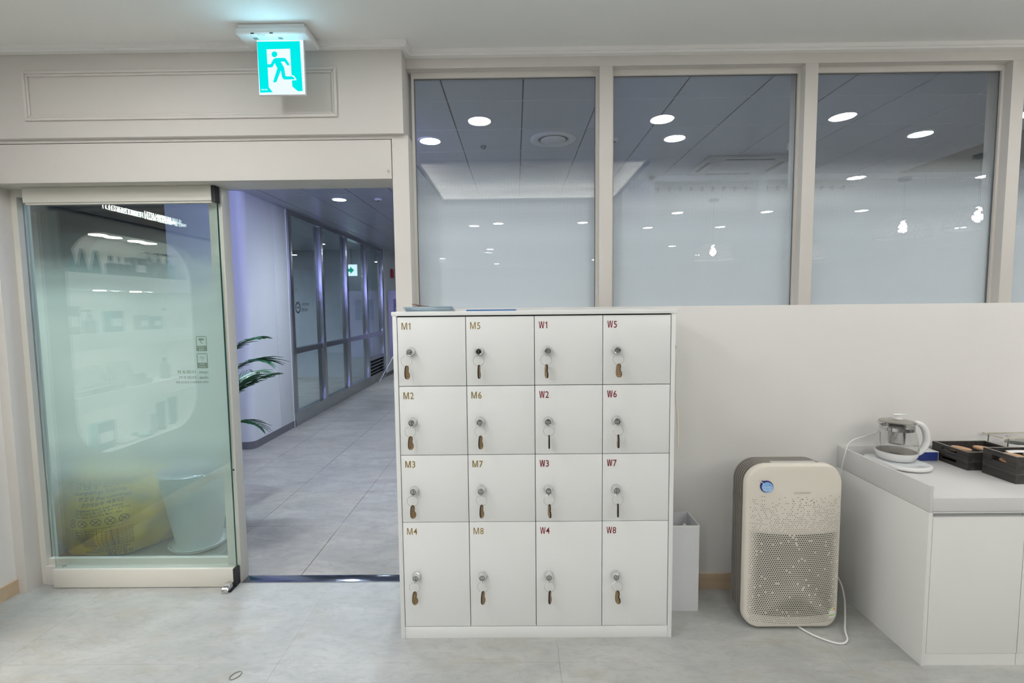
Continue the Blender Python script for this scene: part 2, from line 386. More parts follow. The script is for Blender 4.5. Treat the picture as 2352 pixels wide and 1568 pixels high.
def rrect(x0, x1, y0, y1, r, n=6):
    p = []
    rs = r if isinstance(r, (list, tuple)) else [r]*4     # br, tr, tl, bl
    for (cx, cy, a0), q in zip(((x1, y0, -PI/2), (x1, y1, 0), (x0, y1, PI/2), (x0, y0, PI)), rs):
        sx = -1 if cx == x1 else 1; sy = 1 if cy == y0 else -1
        for k in range(n+1):
            a = a0 + PI/2*k/n; p.append((cx + sx*q + q*math.cos(a), cy + sy*q + q*math.sin(a)))
    return p
FACE = Matrix(((1,0,0,0),(0,0,-1,0),(0,1,0,0),(0,0,0,1)))       # drawing plane (x, y) -> facing the room: (x, -z, y)
BACKF = Matrix(((-1,0,0,0),(0,0,1,0),(0,1,0,0),(0,0,0,1)))      # the same drawn to be read from the hall side
def text_mesh(body, size, ext=0.0004, sx=1.0, align='LEFT', M4=FACE, mt=None, bold=0.0, fn=None, spacing=1.0):
    cu = bpy.data.curves.new('text', 'FONT'); cu.body = body; cu.size = size; cu.extrude = ext; cu.align_x = align
    cu.resolution_u = 3; cu.offset = bold; cu.space_character = spacing
    o = bpy.data.objects.new('text', cu); COL.objects.link(o)
    dg = bpy.context.evaluated_depsgraph_get(); dg.update()
    me = bpy.data.meshes.new_from_object(o.evaluated_get(dg))
    bpy.data.objects.remove(o); bpy.data.curves.remove(cu)
    for v in me.vertices:
        p = Vector((v.co.x*sx, v.co.y, v.co.z)); v.co = fn(p) if fn else M4 @ p
    me.materials.clear(); me.materials.append(mt)
    return me
def text(name, parent, loc, *a, **k):
    o = obj(name, text_mesh(*a, **k), parent); o.location = loc; return o

# ================================================================== THE SETTING
ZC = 2.74
# ---- shop floor: pieces where they show, a plain slab behind
floor = struct(box('floor', M['grout'], -2.9, 10.1, -11.1, 2.56, -0.05, -0.0045))
xs = [-2.67] + [-2.21 + 1.19*k for k in range(0, 6)]
ys = [0.151, 0.751, 1.351, 1.951, 2.558]
tile_cache = {}
for i in range(len(xs)-1):
    for j in range(len(ys)-1):
        x0, x1, y0, y1 = xs[i], xs[i+1], ys[j], ys[j+1]
        key = (round(x1-x0, 3), round(y1-y0, 3))
        if key not in tile_cache:
            hx, hy = (x1-x0)/2 - 0.0003, (y1-y0)/2 - 0.0003
            tile_cache[key] = B().box(-hx, hx, -hy, hy, -0.0045, 0, 0.0004, 1).mesh('floor_tile', M['floor'])
        o = obj('floor_tile', tile_cache[key], floor); o.location = ((x0+x1)/2, (y0+y1)/2, 0)
box('floor_slab', M['floor'], -2.67, 10, -11, 0.15, -0.0045, 0, floor)
box('floor_slab', M['floor'], xs[-1], 10, 0.151, 2.558, -0.0045, 0, floor)

# ---- shop ceiling with a lit tray
ceil = struct(empty('ceiling'))
TX0, TX1, TY0, TY1 = -0.86, 1.20, -0.98, 0.76
b = B()
b.box(-2.8, TX0, -11.1, 2.62, ZC, ZC+0.05); b.box(TX1, 10.1, -11.1, 2.62, ZC, ZC+0.05)
b.box(TX0, TX1, -11.1, TY0, ZC, ZC+0.05); b.box(TX0, TX1, TY1, 2.62, ZC, ZC+0.05)
b.build('ceiling_board', M['ceiling'], ceil)
b = B()
for q in ((TX0-.07, TX0, TY0-.07, TY1+.07), (TX1, TX1+.07, TY0-.07, TY1+.07), (TX0, TX1, TY0-.07, TY0), (TX0, TX1, TY1, TY1+.07)):
    b.box(q[0], q[1], q[2], q[3], ZC-0.012, ZC+0.066)
b.build('tray_frame', M['trimwhite'], ceil)
b = B(); e = 0.14
b.box(TX0-e, TX1+e, TY0-e, TY1+e, ZC+0.22, ZC+0.24)
for q in ((TX0-e-.02, TX0-e, TY0-e, TY1+e), (TX1+e, TX1+e+.02, TY0-e, TY1+e), (TX0-e, TX1+e, TY0-e-.02, TY0-e), (TX0-e, TX1+e, TY1+e, TY1+e+.02)):
    b.box(q[0], q[1], q[2], q[3], ZC+0.05, ZC+0.24)
b.build('tray_recess', M['ceiling'], ceil)
b = B()
for q in ((TX0-.11, TX0-.09, TY0, TY1), (TX1+.09, TX1+.11, TY0, TY1), (TX0, TX1, TY0-.11, TY0-.09), (TX0, TX1, TY1+.09, TY1+.11)):
    b.box(q[0], q[1], q[2], q[3], ZC+0.051, ZC+0.062)
b.build('cove_strip', M['cove'], ceil)

# ---- side and rear walls of the shop
struct(box('wall_right', M['wall'], 10, 10.1, -11.1, 2.62, 0, 2.9))
struct(box('wall_back', M['wall'], -2.8, 10, -11.1, -11.0, 0, 2.9))
# left wall with a rounded display niche (reflected in the door glass)
NY0, NY1, NZ0, NZ1, NX = 1.05, 2.165, 0.565, 2.00, -2.67
ND = 0.22
wl = struct(empty('wall_left'))
b = B()
inn = rrect(NY0, NY1, NZ0, NZ1, [0.26, 0.30, 0.30, 0.26], 8)
OY0, OY1, OZ0, OZ1 = 0.85, 2.31, 0.30, 2.40
cyy, czz = (NY0+NY1)/2, (NZ0+NZ1)/2
def to_rect(p):
    dy, dz = p[0]-cyy, p[1]-czz
    ky = ((OY1-cyy)/dy if dy > 0 else (OY0-cyy)/dy) if abs(dy) > 1e-9 else 1e9
    kz = ((OZ1-czz)/dz if dz > 0 else (OZ0-czz)/dz) if abs(dz) > 1e-9 else 1e9
    k = min(ky, kz); return (cyy+dy*k, czz+dz*k)
n = len(inn)
vi = [b.bm.verts.new((NX, p[0], p[1])) for p in inn]; vo = [b.bm.verts.new((NX, *to_rect(p))) for p in inn]; vb = [b.bm.verts.new((NX-ND, p[0], p[1])) for p in inn]
cor = {}
for i in range(n):
    j = (i+1) % n
    pi, pj = to_rect(inn[i]), to_rect(inn[j])
    f = [vi[i], vi[j], vo[j]]
    if abs(pi[0]-pj[0]) > 1e-6 and abs(pi[1]-pj[1]) > 1e-6:      # the outer edge turns a corner
        f.append(b.bm.verts.new((NX, OY1 if pi[0]+pj[0] > 2*cyy else OY0, OZ1 if pi[1]+pj[1] > 2*czz else OZ0)))
    f.append(vo[i]); b.bm.faces.new(f)
    b.bm.faces.new((vi[i], vb[i], vb[j], vi[j]))
b.bm.faces.new(vb)
b.bm.faces.ensure_lookup_table()
for f in b.bm.faces: f.material_index = 1 if all(abs(v.co.x-NX) < 1e-5 for v in f.verts) else 0
b.build('niche_lining', [M['trimwhite'], M['panel']], wl)
b = B(); b.box(NX-0.01, NX, 0.50, OY0, 0.076, 2.10); b.box(NX-0.01, NX, OY0, OY1, 0.076, OZ0); b.build('display_panel', M['panel'], wl)
b = B()
b.box(-2.95, NX, -11.1, 0.5, 0, 2.9); b.box(-2.95, NX-0.01, 0.5, OY0, 0, 2.1); b.box(-2.95, NX, 0.5, OY0, 2.1, 2.9); b.box(-2.95, NX, OY1, 2.62, 0, 2.9); b.box(-2.95, NX-0.01, OY0, OY1, 0, OZ0); b.box(-2.95, NX, OY0, OY1, OZ1, 2.9)
b.box(-2.97, NX-ND-0.01, OY0, OY1, OZ0, OZ1)
b.build('plaster', M['wall'], wl)
NS = [1.68, 1.297, 0.907]                                         # niche shelves (centre heights)
for z in NS:
    t = 0.10
    box('shelf', M['trimwhite'], NX-ND, NX-0.004, NY0+0.004, NY1-0.004, z-t/2, z+t/2, wl, 0.004)
b = B()
for z in (1.998,):
    for y in (1.46, 1.79): b.lathe([(0.0, z-0.004), (0.045, z-0.004), (0.045, z)], (NX-0.11, y, 0), 'z', 20)
for z in NS:
    for y in (1.50, 1.81, 2.09): b.lathe([(0.0, z-0.055), (0.028, z-0.055), (0.028, z-0.05)], (NX-0.11, y, 0), 'z', 20)
b.build('niche_spot', M['niche_lamp'], wl)
sg = tag(empty('shop_sign'), 'white lit lettering on a dark brown band above the wall niche', 'sign')
box('sign_band', M['fascia'], NX, NX+0.02, 0.55, 2.25, 2.10, 2.40, sg)
SIGNM = Matrix(((0,0,1,0),(1,0,0,0),(0,1,0,0),(0,0,0,1)))        # read by someone facing the left wall
text('lettering', sg, (NX+0.021, 1.215, 2.155), 'THE', 0.032, 0.002, 1.0, 'LEFT', SIGNM, M['letter'], bold=-0.0008)
text('lettering', sg, (NX+0.021, 1.275, 2.145), 'HANOI', 0.084, 0.002, 0.95, 'LEFT', SIGNM, M['letter'], bold=-0.0008)
text('lettering', sg, (NX+0.021, 1.56, 2.148), 'FOOT&BODY', 0.056, 0.002, 1.0, 'LEFT', SIGNM, M['letter'], bold=-0.0008)
struct(box('baseboard_left', M['oak'], NX, NX+0.010, -11, 2.478, 0, 0.076))

# ---- front wall, left part: fascia, door cover, posts
wf = struct(empty('wall_entrance'))
box('fascia', M['beige'], -2.67, -0.528, 2.40, 2.62, 2.326, ZC, wf, 0.0015)
box('door_frame_head', M['beige'], -2.67, -0.512, 2.425, 2.62, 2.310, 2.326, wf)
box('door_post', M['beige'], -0.592, -0.512, 2.425, 2.62, 0, 2.312, wf, 0.0015)
box('side_post', M['beige'], -2.672, -2.615, 2.478, 2.64, -0.0045, 2.31, wf, 0.0015)
# low wall under the windows and the beam over them
wf = struct(empty('wall_front'))
box('low_wall', M['wall'], -0.512, 10, 2.486, 2.62, 0, 1.487, wf, 0.002)
box('window_beam', M['beige'], -0.528, 10, 2.49, 2.62, 2.665, ZC, wf, 0.0015)
box('blank_wall', M['wall'], 3.47, 10, 2.49, 2.62, 1.487, 2.665, wf)
struct(box('baseboard_front', M['oak'], 0.0, 1.656, 2.476, 2.486, 0, 0.081))
# recess panel moulding on the fascia
tr = struct(empty('trim_1'))
for (s_, nm) in ((0.0, 'moulding_outer'), (0.014, 'moulding_inner')):
    b = B()
    x0, x1, z0, z1 = -2.342+s_, -0.839-s_, 2.405+s_, 2.635-s_
    wd, dp = (0.014, 0.010) if s_ == 0 else (0.012, 0.006)
    O = [(x0, z0), (x1, z0), (x1, z1), (x0, z1)]; I = [(x0+wd, z0+wd), (x1-wd, z0+wd), (x1-wd, z1-wd), (x0+wd, z1-wd)]
    for i in range(4):
        j = (i+1) % 4
        b.prism([O[i], O[j], I[j], I[i]], -2.40+0.0, -2.40+dp, FACE)
    o = b.build(nm, M['beige'], tr)
    bv = o.modifiers.new('bevel', 'BEVEL'); bv.width = 0.003; bv.segments = 3
# stepped cornice along the ceiling
co = struct(empty('trim_2'))
b = B()
b.box(-2.67, -0.503, 2.372, 2.40, 2.712, 2.7395); b.box(-2.67, -0.497, 2.362, 2.40, 2.722, 2.7397)
b.box(-0.528, -0.503, 2.40, 2.49, 2.712, 2.7395); b.box(-0.528, -0.497, 2.40, 2.49, 2.722, 2.7397)
b.build('cornice_left', M['trimwhite'], co)
b = B(); b.box(-0.503, 10, 2.462, 2.49, 2.712, 2.7395); b.box(-0.497, 10, 2.452, 2.49, 2.722, 2.7397)
b.build('cornice_right', M['trimwhite'], co)

# ---- windows
wx = [(-0.512, 0.424), (0.489, 1.431), (1.494, 2.438), (2.500, 3.47)]
for k, (x0, x1) in enumerate(wx):
    wn = struct(empty('window_%d' % (k+1)))
    box('glass_pane', M['glass'], x0+0.006, x1-0.006, 2.545, 2.553, 1.487, 2.648, wn)
    b = B(); f = 0.012
    for q in ((x0, x0+f, 1.487, 2.665), (x1-f, x1, 1.487, 2.665), (x0+f, x1-f, 2.637, 2.665)): b.box(q[0], q[1], 2.532, 2.5449, q[2], q[3])
    b.build('glazing_bead', M['beige'], wn)
    b = B()
    for q in ((x0+f, x0+f+0.003, 1.487, 2.637), (x1-f-0.003, x1-f, 1.487, 2.637), (x0+f+0.003, x1-f-0.003, 2.634, 2.637)): b.box(q[0], q[1], 2.5415, 2.5449, q[2], q[3])
    b.build('gasket', M['gasket'], wn)
    box('frosted_film', M['film_w'], x0+0.006, x1-0.006, 2.5535, 2.5538, 1.487, 2.64, wn)
    if k < 3:
        box('mullion', M['beige'], x1, wx[k+1][0], 2.49, 2.62, 1.487, 2.665, wn, 0.0015)

# ---- sliding glass door: operator cover, fixed side panel, leaf
d1 = struct(empty('door_1'))
box('operator_cover', M['beige'], -2.67, -0.596, 2.425, 2.455, 2.121, 2.3065, d1, 0.002)
box('cover_soffit', M['beige2'], -2.67, -0.596, 2.455, 2.62, 2.124, 2.15, d1)
b = B(); b.lathe([(0.0, 2.4225), (0.006, 2.4225), (0.006, 2.426)], (-0.612, 0, 2.158), 'y', 16); b.build('screw', M['chrome2'], d1)
sp = struct(empty('window_5'))
b = B()
b.box(-1.585, -1.515, 2.562, 2.632, -0.0045, 2.124, 0.0015); b.build('stile', M['beige2'], sp)
box('stile', M['beige2'], -2.615, -2.585, 2.562, 2.632, -0.0045, 2.124, sp)
box('bottom_rail', M['beige'], -2.585, -1.585, 2.554, 2.632, -0.0045, 0.102, sp, 0.001)
box('glazing_bead', M['beige2'], -2.585, -1.585, 2.575, 2.60, 0.102, 0.135, sp)
box('top_rail', M['beige2'], -2.585, -1.585, 2.562, 2.632, 2.085, 2.124, sp)
box('glass_pane', M['dglass'], -2.585, -1.585, 2.592, 2.600, 0.12, 2.09, sp)
b = B(); b.lathe([(0, 2.5605), (0.005, 2.5605), (0.005, 2.563)], (-1.528, 0, 0.632), 'y', 12); b.build('screw', M['black'], sp)
lf = struct(empty('door_2'))
box('top_rail', M['beige2'], -2.506, -1.540, 2.515, 2.556, 2.047, 2.123, lf, 0.0015)
box('rail_lip', M['beige2'], -2.500, -1.535, 2.522, 2.550, 2.037, 2.048, lf, 0.001)
box('rail_end', M['black'], -1.540, -1.521, 2.517, 2.555, 2.040, 2.122, lf)
box('bottom_rail', M['beige2'], -2.509, -1.534, 2.515, 2.556, 0.004, 0.104, lf, 0.0015)
box('rail_end', M['black'], -1.534, -1.521, 2.517, 2.558, 0.004, 0.102, lf)
b = B(); b.box(-2.507, -1.5235, 2.531, 2.541, 0.105, 2.04); b.build('glass_pane', M['dglass'], lf)
box('glass_edge', M['gedge'], -1.5234, -1.5215, 2.531, 2.541, 0.105, 2.04, lf)
box('glass_edge', M['dglass'], -2.5085, -2.5071, 2.531, 2.541, 0.105, 2.04, lf)
box('frosted_film', M['film_d'], -2.500, -1.530, 2.5425, 2.5428, 0.105, 2.04, lf)
# printed decals, read from the hall side
DX, DY = -1.622, 2.5515
def decal(name, polys, z):
    b = B()
    for p in polys: b.prism(p, 0, 0.0004, BACKF)
    o = b.build(name, M['decal'], lf, 0); o.location = (DX, DY-0.0097, z); return o
def frame_polys(w, h, band):
    return [[(0.004, h-0.004), (w-0.004, h-0.004), (w-0.001, h-0.002), (w-0.004, h), (0.004, h), (0.001, h-0.002)],
            [(0, band), (0.003, band), (0.003, h-0.005), (0.0, h-0.005)], [(w-0.003, band), (w, band), (w, h-0.005), (w-0.003, h-0.005)],
            rrect(0, w, 0, band, 0.004, 3)]
W_, H_ = 0.056, 0.079
cam_icon = [[(0.014, 0.056), (0.036, 0.056), (0.036, 0.068), (0.014, 0.068)], [(0.036, 0.060), (0.042, 0.055), (0.042, 0.069), (0.036, 0.064)],
            [(0.0235, 0.042), (0.0265, 0.042), (0.0265, 0.056), (0.0235, 0.056)], [(0.0265, 0.0415), (0.038, 0.0415), (0.038, 0.0445), (0.0265, 0.0445)]]
cam_icon = [[(W_-x, y) for x, y in p][::-1] for p in cam_icon]
decal('cctv_decal', frame_polys(W_, H_, 0.029) + cam_icon, 1.277)
def arc(cx, cy, r, t, a0, a1, n=10):
    o = [(cx + (r+t)*math.cos(a0+(a1-a0)*k/n), cy + (r+t)*math.sin(a0+(a1-a0)*k/n)) for k in range(n+1)]
    i = [(cx + r*math.cos(a0+(a1-a0)*k/n), cy + r*math.sin(a0+(a1-a0)*k/n)) for k in range(n+1)]
    return [[o[k], o[k+1], i[k+1], i[k]] for k in range(n)]
wifi = []
for r in (0.008, 0.014, 0.020): wifi += arc(W_/2, 0.041, r, 0.0016, PI*0.25, PI*0.75)
wifi.append([(W_/2+0.002*math.cos(k*PI/4), 0.041+0.002*math.sin(k*PI/4)) for k in range(8)])
decal('wifi_decal', frame_polys(W_, H_, 0.029) + wifi, 1.187)
def dtext(body, x, z, size, sx=1.0, mt='decal', y=DY-0.0097, sp=1.0):
    return text('decal_text', lf, (x, y, z), body, size, 0.0002, sx, 'LEFT', BACKF, M[mt], spacing=sp)
dtext('CCTV', DX-0.017, 1.294, 0.012, 1, 'whiteprint', DY-0.0101); dtext('작동중', DX-0.016, 1.281, 0.010, 1, 'whiteprint', DY-0.0101)
dtext('Wi-Fi', DX-0.017, 1.204, 0.012, 1, 'whiteprint', DY-0.0101); dtext('무료와이파이', DX-0.012, 1.191, 0.0085, 0.75, 'whiteprint', DY-0.0101)
dtext('open  10:00 A M', DX, 1.160, 0.0235, 1.02); dtext('close  24:00 P M', DX, 1.131, 0.0235, 1.0)
dtext('더하노이풋앤바디 강남신논현점', DX, 1.108, 0.0135, 0.98)
text('maker_mark', lf, (-2.47, 2.5306, 0.116), '강화유리', 0.007, 0.0001, 1.0, 'LEFT', FACE, M['black'])
text('maker_mark', lf, (-2.47, 2.5306, 0.109), 'KS L', 0.005, 0.0001, 1.0, 'LEFT', FACE, M['black'])
th = struct(empty('trim_3'))
box('threshold_plate', M['mirror'], -1.515, -0.592, 2.562, 2.628, -0.003, 0.003, th, 0.001)
box('threshold_edge', M['steel'], -1.515, -0.592, 2.556, 2.562, -0.003, 0.0025, th)
ds = thing('door_stop', 'chrome floor catch at the corner of the sliding glass door', 'door stop', (-1.548, 2.50, 0))
b = B(); b.prism([(-0.045, 0.0), (0.02, 0.0), (0.02, 0.034), (-0.022, 0.034), (-0.036, 0.028), (-0.045, 0.016)], -0.018, 0.018, Matrix(((0,0,1,0),(1,0,0,0),(0,1,0,0),(0,0,0,1))))
o = b.build('catch_body', M['chrome'], ds); bv = o.modifiers.new('bevel', 'BEVEL'); bv.width = 0.003; bv.segments = 3
b = B(); b.lathe([(0, 0.0345), (0.004, 0.0345), (0.004, 0.033)], (0.002, 0.004, 0), 'z', 12); b.build('screw', M['chrome2'], ds)
box('base_plate', M['black'], 0.012, 0.026, -0.03, 0.03, 0.0, 0.006, ds)

# ================================================================== THE HALL
HZ = 2.70
hf = struct(box('floor_hall', M['hgrout'], -6.6, 6.5, 2.628, 16.2, -0.05, -0.006))
hx = [-1.22 + 0.59*k for k in range(-6, 5)]; hx = [-2.99] + [x for x in hx if x > -2.9]
hy = [2.629] + [3.25 + 0.622*k for k in range(0, 10)]
tc2 = {}
for i in range(len(hx)-1):
    for j in range(len(hy)-1):
        x0, x1, y0, y1 = hx[i], hx[i+1], hy[j], hy[j+1]
        if x1 > 0.2: continue
        key = (round(x1-x0, 3), round(y1-y0, 3))
        if key not in tc2:
            ax, ay = (x1-x0)/2 - 0.0011, (y1-y0)/2 - 0.0011
            tc2[key] = B().box(-ax, ax, -ay, ay, -0.006, 0, 0.0008, 1).mesh('hall_tile', M['hfloor'])
        o = obj('hall_tile', tc2[key], hf); o.location = ((x0+x1)/2, (y0+y1)/2, 0)
XR = max(x for x in hx if x <= 0.2)
box('hall_slab', M['hfloor'], XR, 6.5, 2.629, 16, -0.006, 0, hf)
box('hall_slab', M['hfloor'], -6.5, XR, hy[-1], 16, -0.006, 0, hf)
box('hall_slab', M['hfloor'], -6.5, -2.99, 2.629, hy[-1], -0.006, 0, hf)
# metal panel ceiling
hc = struct(box('ceiling_hall', M['hdark'], -6.6, 6.5, 2.62, 16.2, HZ+0.012, HZ+0.06))
cx = [-2.61 + 0.444*k for k in range(0, 15)]; cyl = [2.632] + [2.97 + 0.4687*k for k in range(0, 15)]
pc = {}
for i in range(len(cx)-1):
    for j in range(len(cyl)-1):
        if cx[i] > 1.3 and cyl[j] > 4.9: continue
        key = (round(cyl[j+1]-cyl[j], 3))
        if key not in pc:
            ax, ay = 0.222 - 0.0035, (cyl[j+1]-cyl[j])/2 - 0.003
            pc[key] = B().box(-ax, ax, -ay, ay, 0, 0.012, 0.002, 1).mesh('ceiling_panel', M['hceil'])
        o = obj('ceiling_panel', pc[key], hc); o.location = ((cx[i]+cx[i+1])/2, (cyl[j]+cyl[j+1])/2, HZ)
b = B()
for y in cyl[1:]: b.box(-2.61, cx[-1], y-0.003, y+0.003, HZ+0.001, HZ+0.006)  # pale strips imitate panel edges catching light across the hall
tag(b.build('joint_glint', M['hglint'], hc), kind='stuff')
box('ceiling_slab', M['hceil'], -6.5, -2.615, 2.63, 16, HZ, HZ+0.012, hc)
box('ceiling_slab', M['hceil'], -2.61, 6.5, cyl[-1], 16, HZ, HZ+0.012, hc)
# rounded column block on the left, clad in white panels
cw = struct(empty('wall_hall_left'))
def col_prof(r=0.08, x=-2.80, y=5.08, off=0.0):
    return [(-3.60-off, y-off)] + [(x - r + (r+off)*math.sin(a), y + r - (r+off)*math.cos(a)) for a in [PI/2*k/6 for k in range(7)]] 
pr = col_prof()
b = B(); b.prism(pr + [(-2.80, 5.70), (-3.60, 5.70)], 0.08, HZ); b.build('wall_panel', M['hwall'], cw)
box('wall_panel', M['hwall'], -3.2, -2.80, 5.705, 6.03, 0.08, HZ, cw, 0.002)
box('edge_strip', M['trimwhite'], -3.0, -2.795, 6.03, 6.046, 0, HZ, cw)
b = B(); b.prism(col_prof(off=0.006) + [(-2.794, 6.03), (-3.606, 6.03)], 0, 0.08); b.build('skirting', M['skirt'], cw)
# steel-framed shop front along the corridor
sf = struct(empty('window_6'))
mul = [6.085, 7.075, 8.12, 9.19, 10.28]
for i, y in enumerate(mul):
    box('mullion', M['steel'], -2.87, -2.775, y-0.045, y+0.045, 0.17, 2.66, sf, 0.002)
box('base_rail', M['steel'], -2.87, -2.78, 6.046, 10.35, 0, 0.17, sf)
box('head_rail', M['steel'], -2.87, -2.78, 6.046, 10.35, 2.64, HZ, sf)
for i in range(4):
    y0, y1 = mul[i]+0.045, mul[i+1]-0.045
    box('mid_rail', M['steel'], -2.865, -2.785, y0, y1, 0.915, 0.985, sf)
    box('glass_pane', M['sglass'], -2.832, -2.824, y0, y1, 0.985, 2.64, sf)
    if i < 3: box('glass_pane', M['sglass'], -2.832, -2.824, y0, y1, 0.17, 0.915, sf)
    else:
        box('glass_pane', M['sglass'], -2.832, -2.824, y0, y1, 0.50, 0.915, sf)
        box('louvre_frame', M['steel'], -2.865, -2.785, y0, y1, 0.46, 0.52, sf)
        for k in range(4): box('louvre', M['steel'], -2.85, -2.80, y0, y1, 0.20+0.065*k, 0.215+0.065*k, sf)
        box('louvre_back', M['hdark'], -2.87, -2.86, y0, y1, 0.17, 0.46, sf)
b = B()
for p in arc(0, 0, 0.055, 0.02, 0, 2*PI, 24): b.prism(p, 0, 0.001, SIGNM)
b.prism([(-0.03, -0.008), (0.03, -0.008), (0.03, 0.008), (-0.03, 0.008)], 0, 0.001, SIGNM)
o = b.build('glass_logo', M['glasslogo'], sf, 0); o.location = (-2.822, 6.33, 1.50)
text('glass_lettering', sf, (-2.822, 6.43, 1.52), '스포츠의학', 0.055, 0.0005, 1.0, 'LEFT', SIGNM, M['glasslogo'])
text('glass_lettering', sf, (-2.822, 6.43, 1.45), '운동센터', 0.055, 0.0005, 1.0, 'LEFT', SIGNM, M['glasslogo'])
# inside of that shop
si = struct(empty('wall_store'))
box('rear_wall', M['storewall'], -6.6, -6.5, 2.62, 16, 0, HZ, si)
box('side_wall', M['storewall'], -6.5, -2.87, 10.40, 10.5, 0, HZ, si)
box('near_wall', M['hdark'], -6.5, -3.2, 6.04, 6.08, 0, HZ, si)  # near-black colour stands in for the unlit depth of the hall
box('skirting', M['skirt'], -6.5, -6.48, 5.8, 10.4, 0, 0.12, si)
box('dark_band', M['hdark'], -6.5, -6.46, 5.8, 10.4, 2.15, HZ, si)
box('orange_band', M['orange'], -6.5, -6.455, 5.8, 10.4, 2.0, 2.15, si)
box('white_panel', M['hwall'], -6.5, -6.46, 7.3, 8.6, 0.1, 2.0, si)
box('dark_post', M['hdark'], -6.5, -6.44, 8.6, 8.75, 0.1, 2.0, si)
box('dark_rail', M['hdark'], -6.5, -6.43, 5.8, 10.4, 1.12, 1.20, si)
box('low_cabinet', M['orange'], -6.5, -6.1, 6.1, 9.8, 0.1, 0.62, si)
box('white_wall', M['hwall'], -3.0, -2.785, 10.35, 16.0, 0.08, HZ, cw)
box('skirting', M['skirt'], -3.0, -2.78, 10.35, 16.0, 0, 0.08, cw)
struct(box('wall_hall_end', M['storewall'], -3.0, 1.27, 16.0, 16.1, 0, HZ))
# far side: wall stub, beam and curtained opening
hr = struct(empty('wall_hall_right'))
box('corner_column', M['storewall'], 1.27, 1.32, 4.70, 16.0, 0, HZ, hr)
box('white_panel', M['hwall'], 1.262, 1.27, 5.4, 15.5, 0.1, 2.0, hr)
box('orange_band', M['orange'], 1.255, 1.27, 5.4, 15.5, 2.0, 2.12, hr)
box('beam', M['storewall'], 1.27, 6.5, 4.70, 4.76, 2.655, HZ, hr)
box('beam_column', M['storewall'], 2.30, 2.37, 4.70, 4.76, 0, 2.655, hr)
box('rear_wall', M['storewall'], 1.32, 6.5, 4.95, 5.0, 0, HZ, hr)
for (x0, x1, lb) in ((1.36, 2.28, 'pleated grey curtain behind the middle window, nearer the lockers'), (2.40, 3.25, 'pleated grey curtain behind the right window')):
    ct = thing('curtain', lb, 'curtain', (0, 0, 0), 0, 'curtains across the hall')
    def pl(u, v, x0=x0, x1=x1): return Vector((x0 + (x1-x0)*u, 4.82 + 0.018*math.sin(u*(x1-x0)*2*PI/0.09), 0.02 + 2.56*v))
    B().grid(pl, 121, 3).build('drape', M['curtain'], ct)
    b = B(); b.tube([(x0-0.02, 4.82, 2.60), (x1+0.02, 4.82, 2.60)], 0.008); b.build('rod', M['steel'], ct)
    x = x0+0.03; rme = B().box(-0.008, 0.008, -0.02, 0.02, -0.02, 0.02).mesh('ring', M['hdark'])
    while x < x1:
        o = obj('ring', rme, ct); o.location = (x, 4.82, 2.595); x += 0.105
# hall ceiling fittings
def make_lamp(name, mt, r, z, ring_mt):
    t = empty(name)
    b = B(); b.lathe([(r, z), (r, z-0.004), (r*1.22, z-0.004), (r*1.27, z)], n=32, caps=False); b.build('trim_ring', ring_mt, t)
    b = B(); b.lathe([(0.0, z-0.0025), (r, z-0.0025), (r, z)], n=28); b.build('diffuser', mt, t)
    return t
hl0 = make_lamp('ceiling_light', M['hall_lamp'], 0.072, HZ, M['hwall'])
hl = [(-0.61, 3.65, 'glowing hall downlight at the left edge of the left window'), (1.17, 3.66, 'glowing hall downlight inside the middle window'),
      (2.93, 3.64, 'glowing hall downlight inside the right window'), (-1.96, 5.55, 'glowing corridor downlight seen through the open doorway'),
      (-0.61, 7.46, 'small distant hall downlight low in the left window'), (-1.97, 9.36, 'farther corridor downlight near the steel shop front'),
      (-1.97, 3.65, 'corridor downlight just outside the sliding door, above its frame'), (-1.97, 13.2, 'farthest glowing downlight of the corridor ceiling'), (-0.61, 11.2, 'distant hall downlight behind the door post')]
for k, (x, y, lb) in enumerate(hl):
    o = hl0 if k == 0 else copy_tree(hl0)
    o.location = (x, y, 0); tag(o, lb, 'ceiling light', 'downlights of the hall')
hs0 = make_lamp('ceiling_light', M['hall_lamp'], 0.072, HZ, M['steel'])
for k, (x, y, lb) in enumerate(((-4.2, 6.9, 'shop downlight behind the first steel-framed pane'), (-4.2, 8.8, 'shop downlight behind the third steel-framed pane'), (-5.5, 7.8, 'deeper shop downlight behind the second steel-framed pane'), (-5.4, 9.6, 'deepest shop downlight behind the steel-framed panes'))):
    o = hs0 if k == 0 else copy_tree(hs0)
    o.location = (x, y, 0); tag(o, lb, 'ceiling light', 'downlights behind the steel shop front')
t = make_lamp('ceiling_light', M['hwall'], 0.072, HZ, M['hwall']); t.location = (-1.99, 7.46, 0); tag(t, 'unlit white downlight farther along the corridor ceiling', 'ceiling light')
t = make_lamp('ceiling_light', M['hwall'], 0.072, HZ, M['hwall']); t.location = (-0.61, 5.55, 0); tag(t, 'unlit white downlight behind the lit ceiling tray reflection', 'ceiling light')
dv = thing('ceiling_vent', 'round white air diffuser in the hall ceiling behind the left window', 'vent', (0.285, 3.64, HZ))
b = B(); b.lathe([(0.165, 0.0), (0.165, -0.008), (0.15, -0.016), (0.115, -0.012), (0.108, 0.0)], n=48, caps=False); b.build('outer_ring', M['hwall'], dv)
b = B(); b.lathe([(0.0, -0.019), (0.085, -0.015), (0.092, -0.010), (0.088, -0.004), (0, -0.002)], n=40); b.build('centre_disc', M['hwall'], dv)
b = B(); b.lathe([(0.0, -0.001), (0.11, -0.001), (0.11, 0.0)], n=32); b.build('throat', M['hdark'], dv)
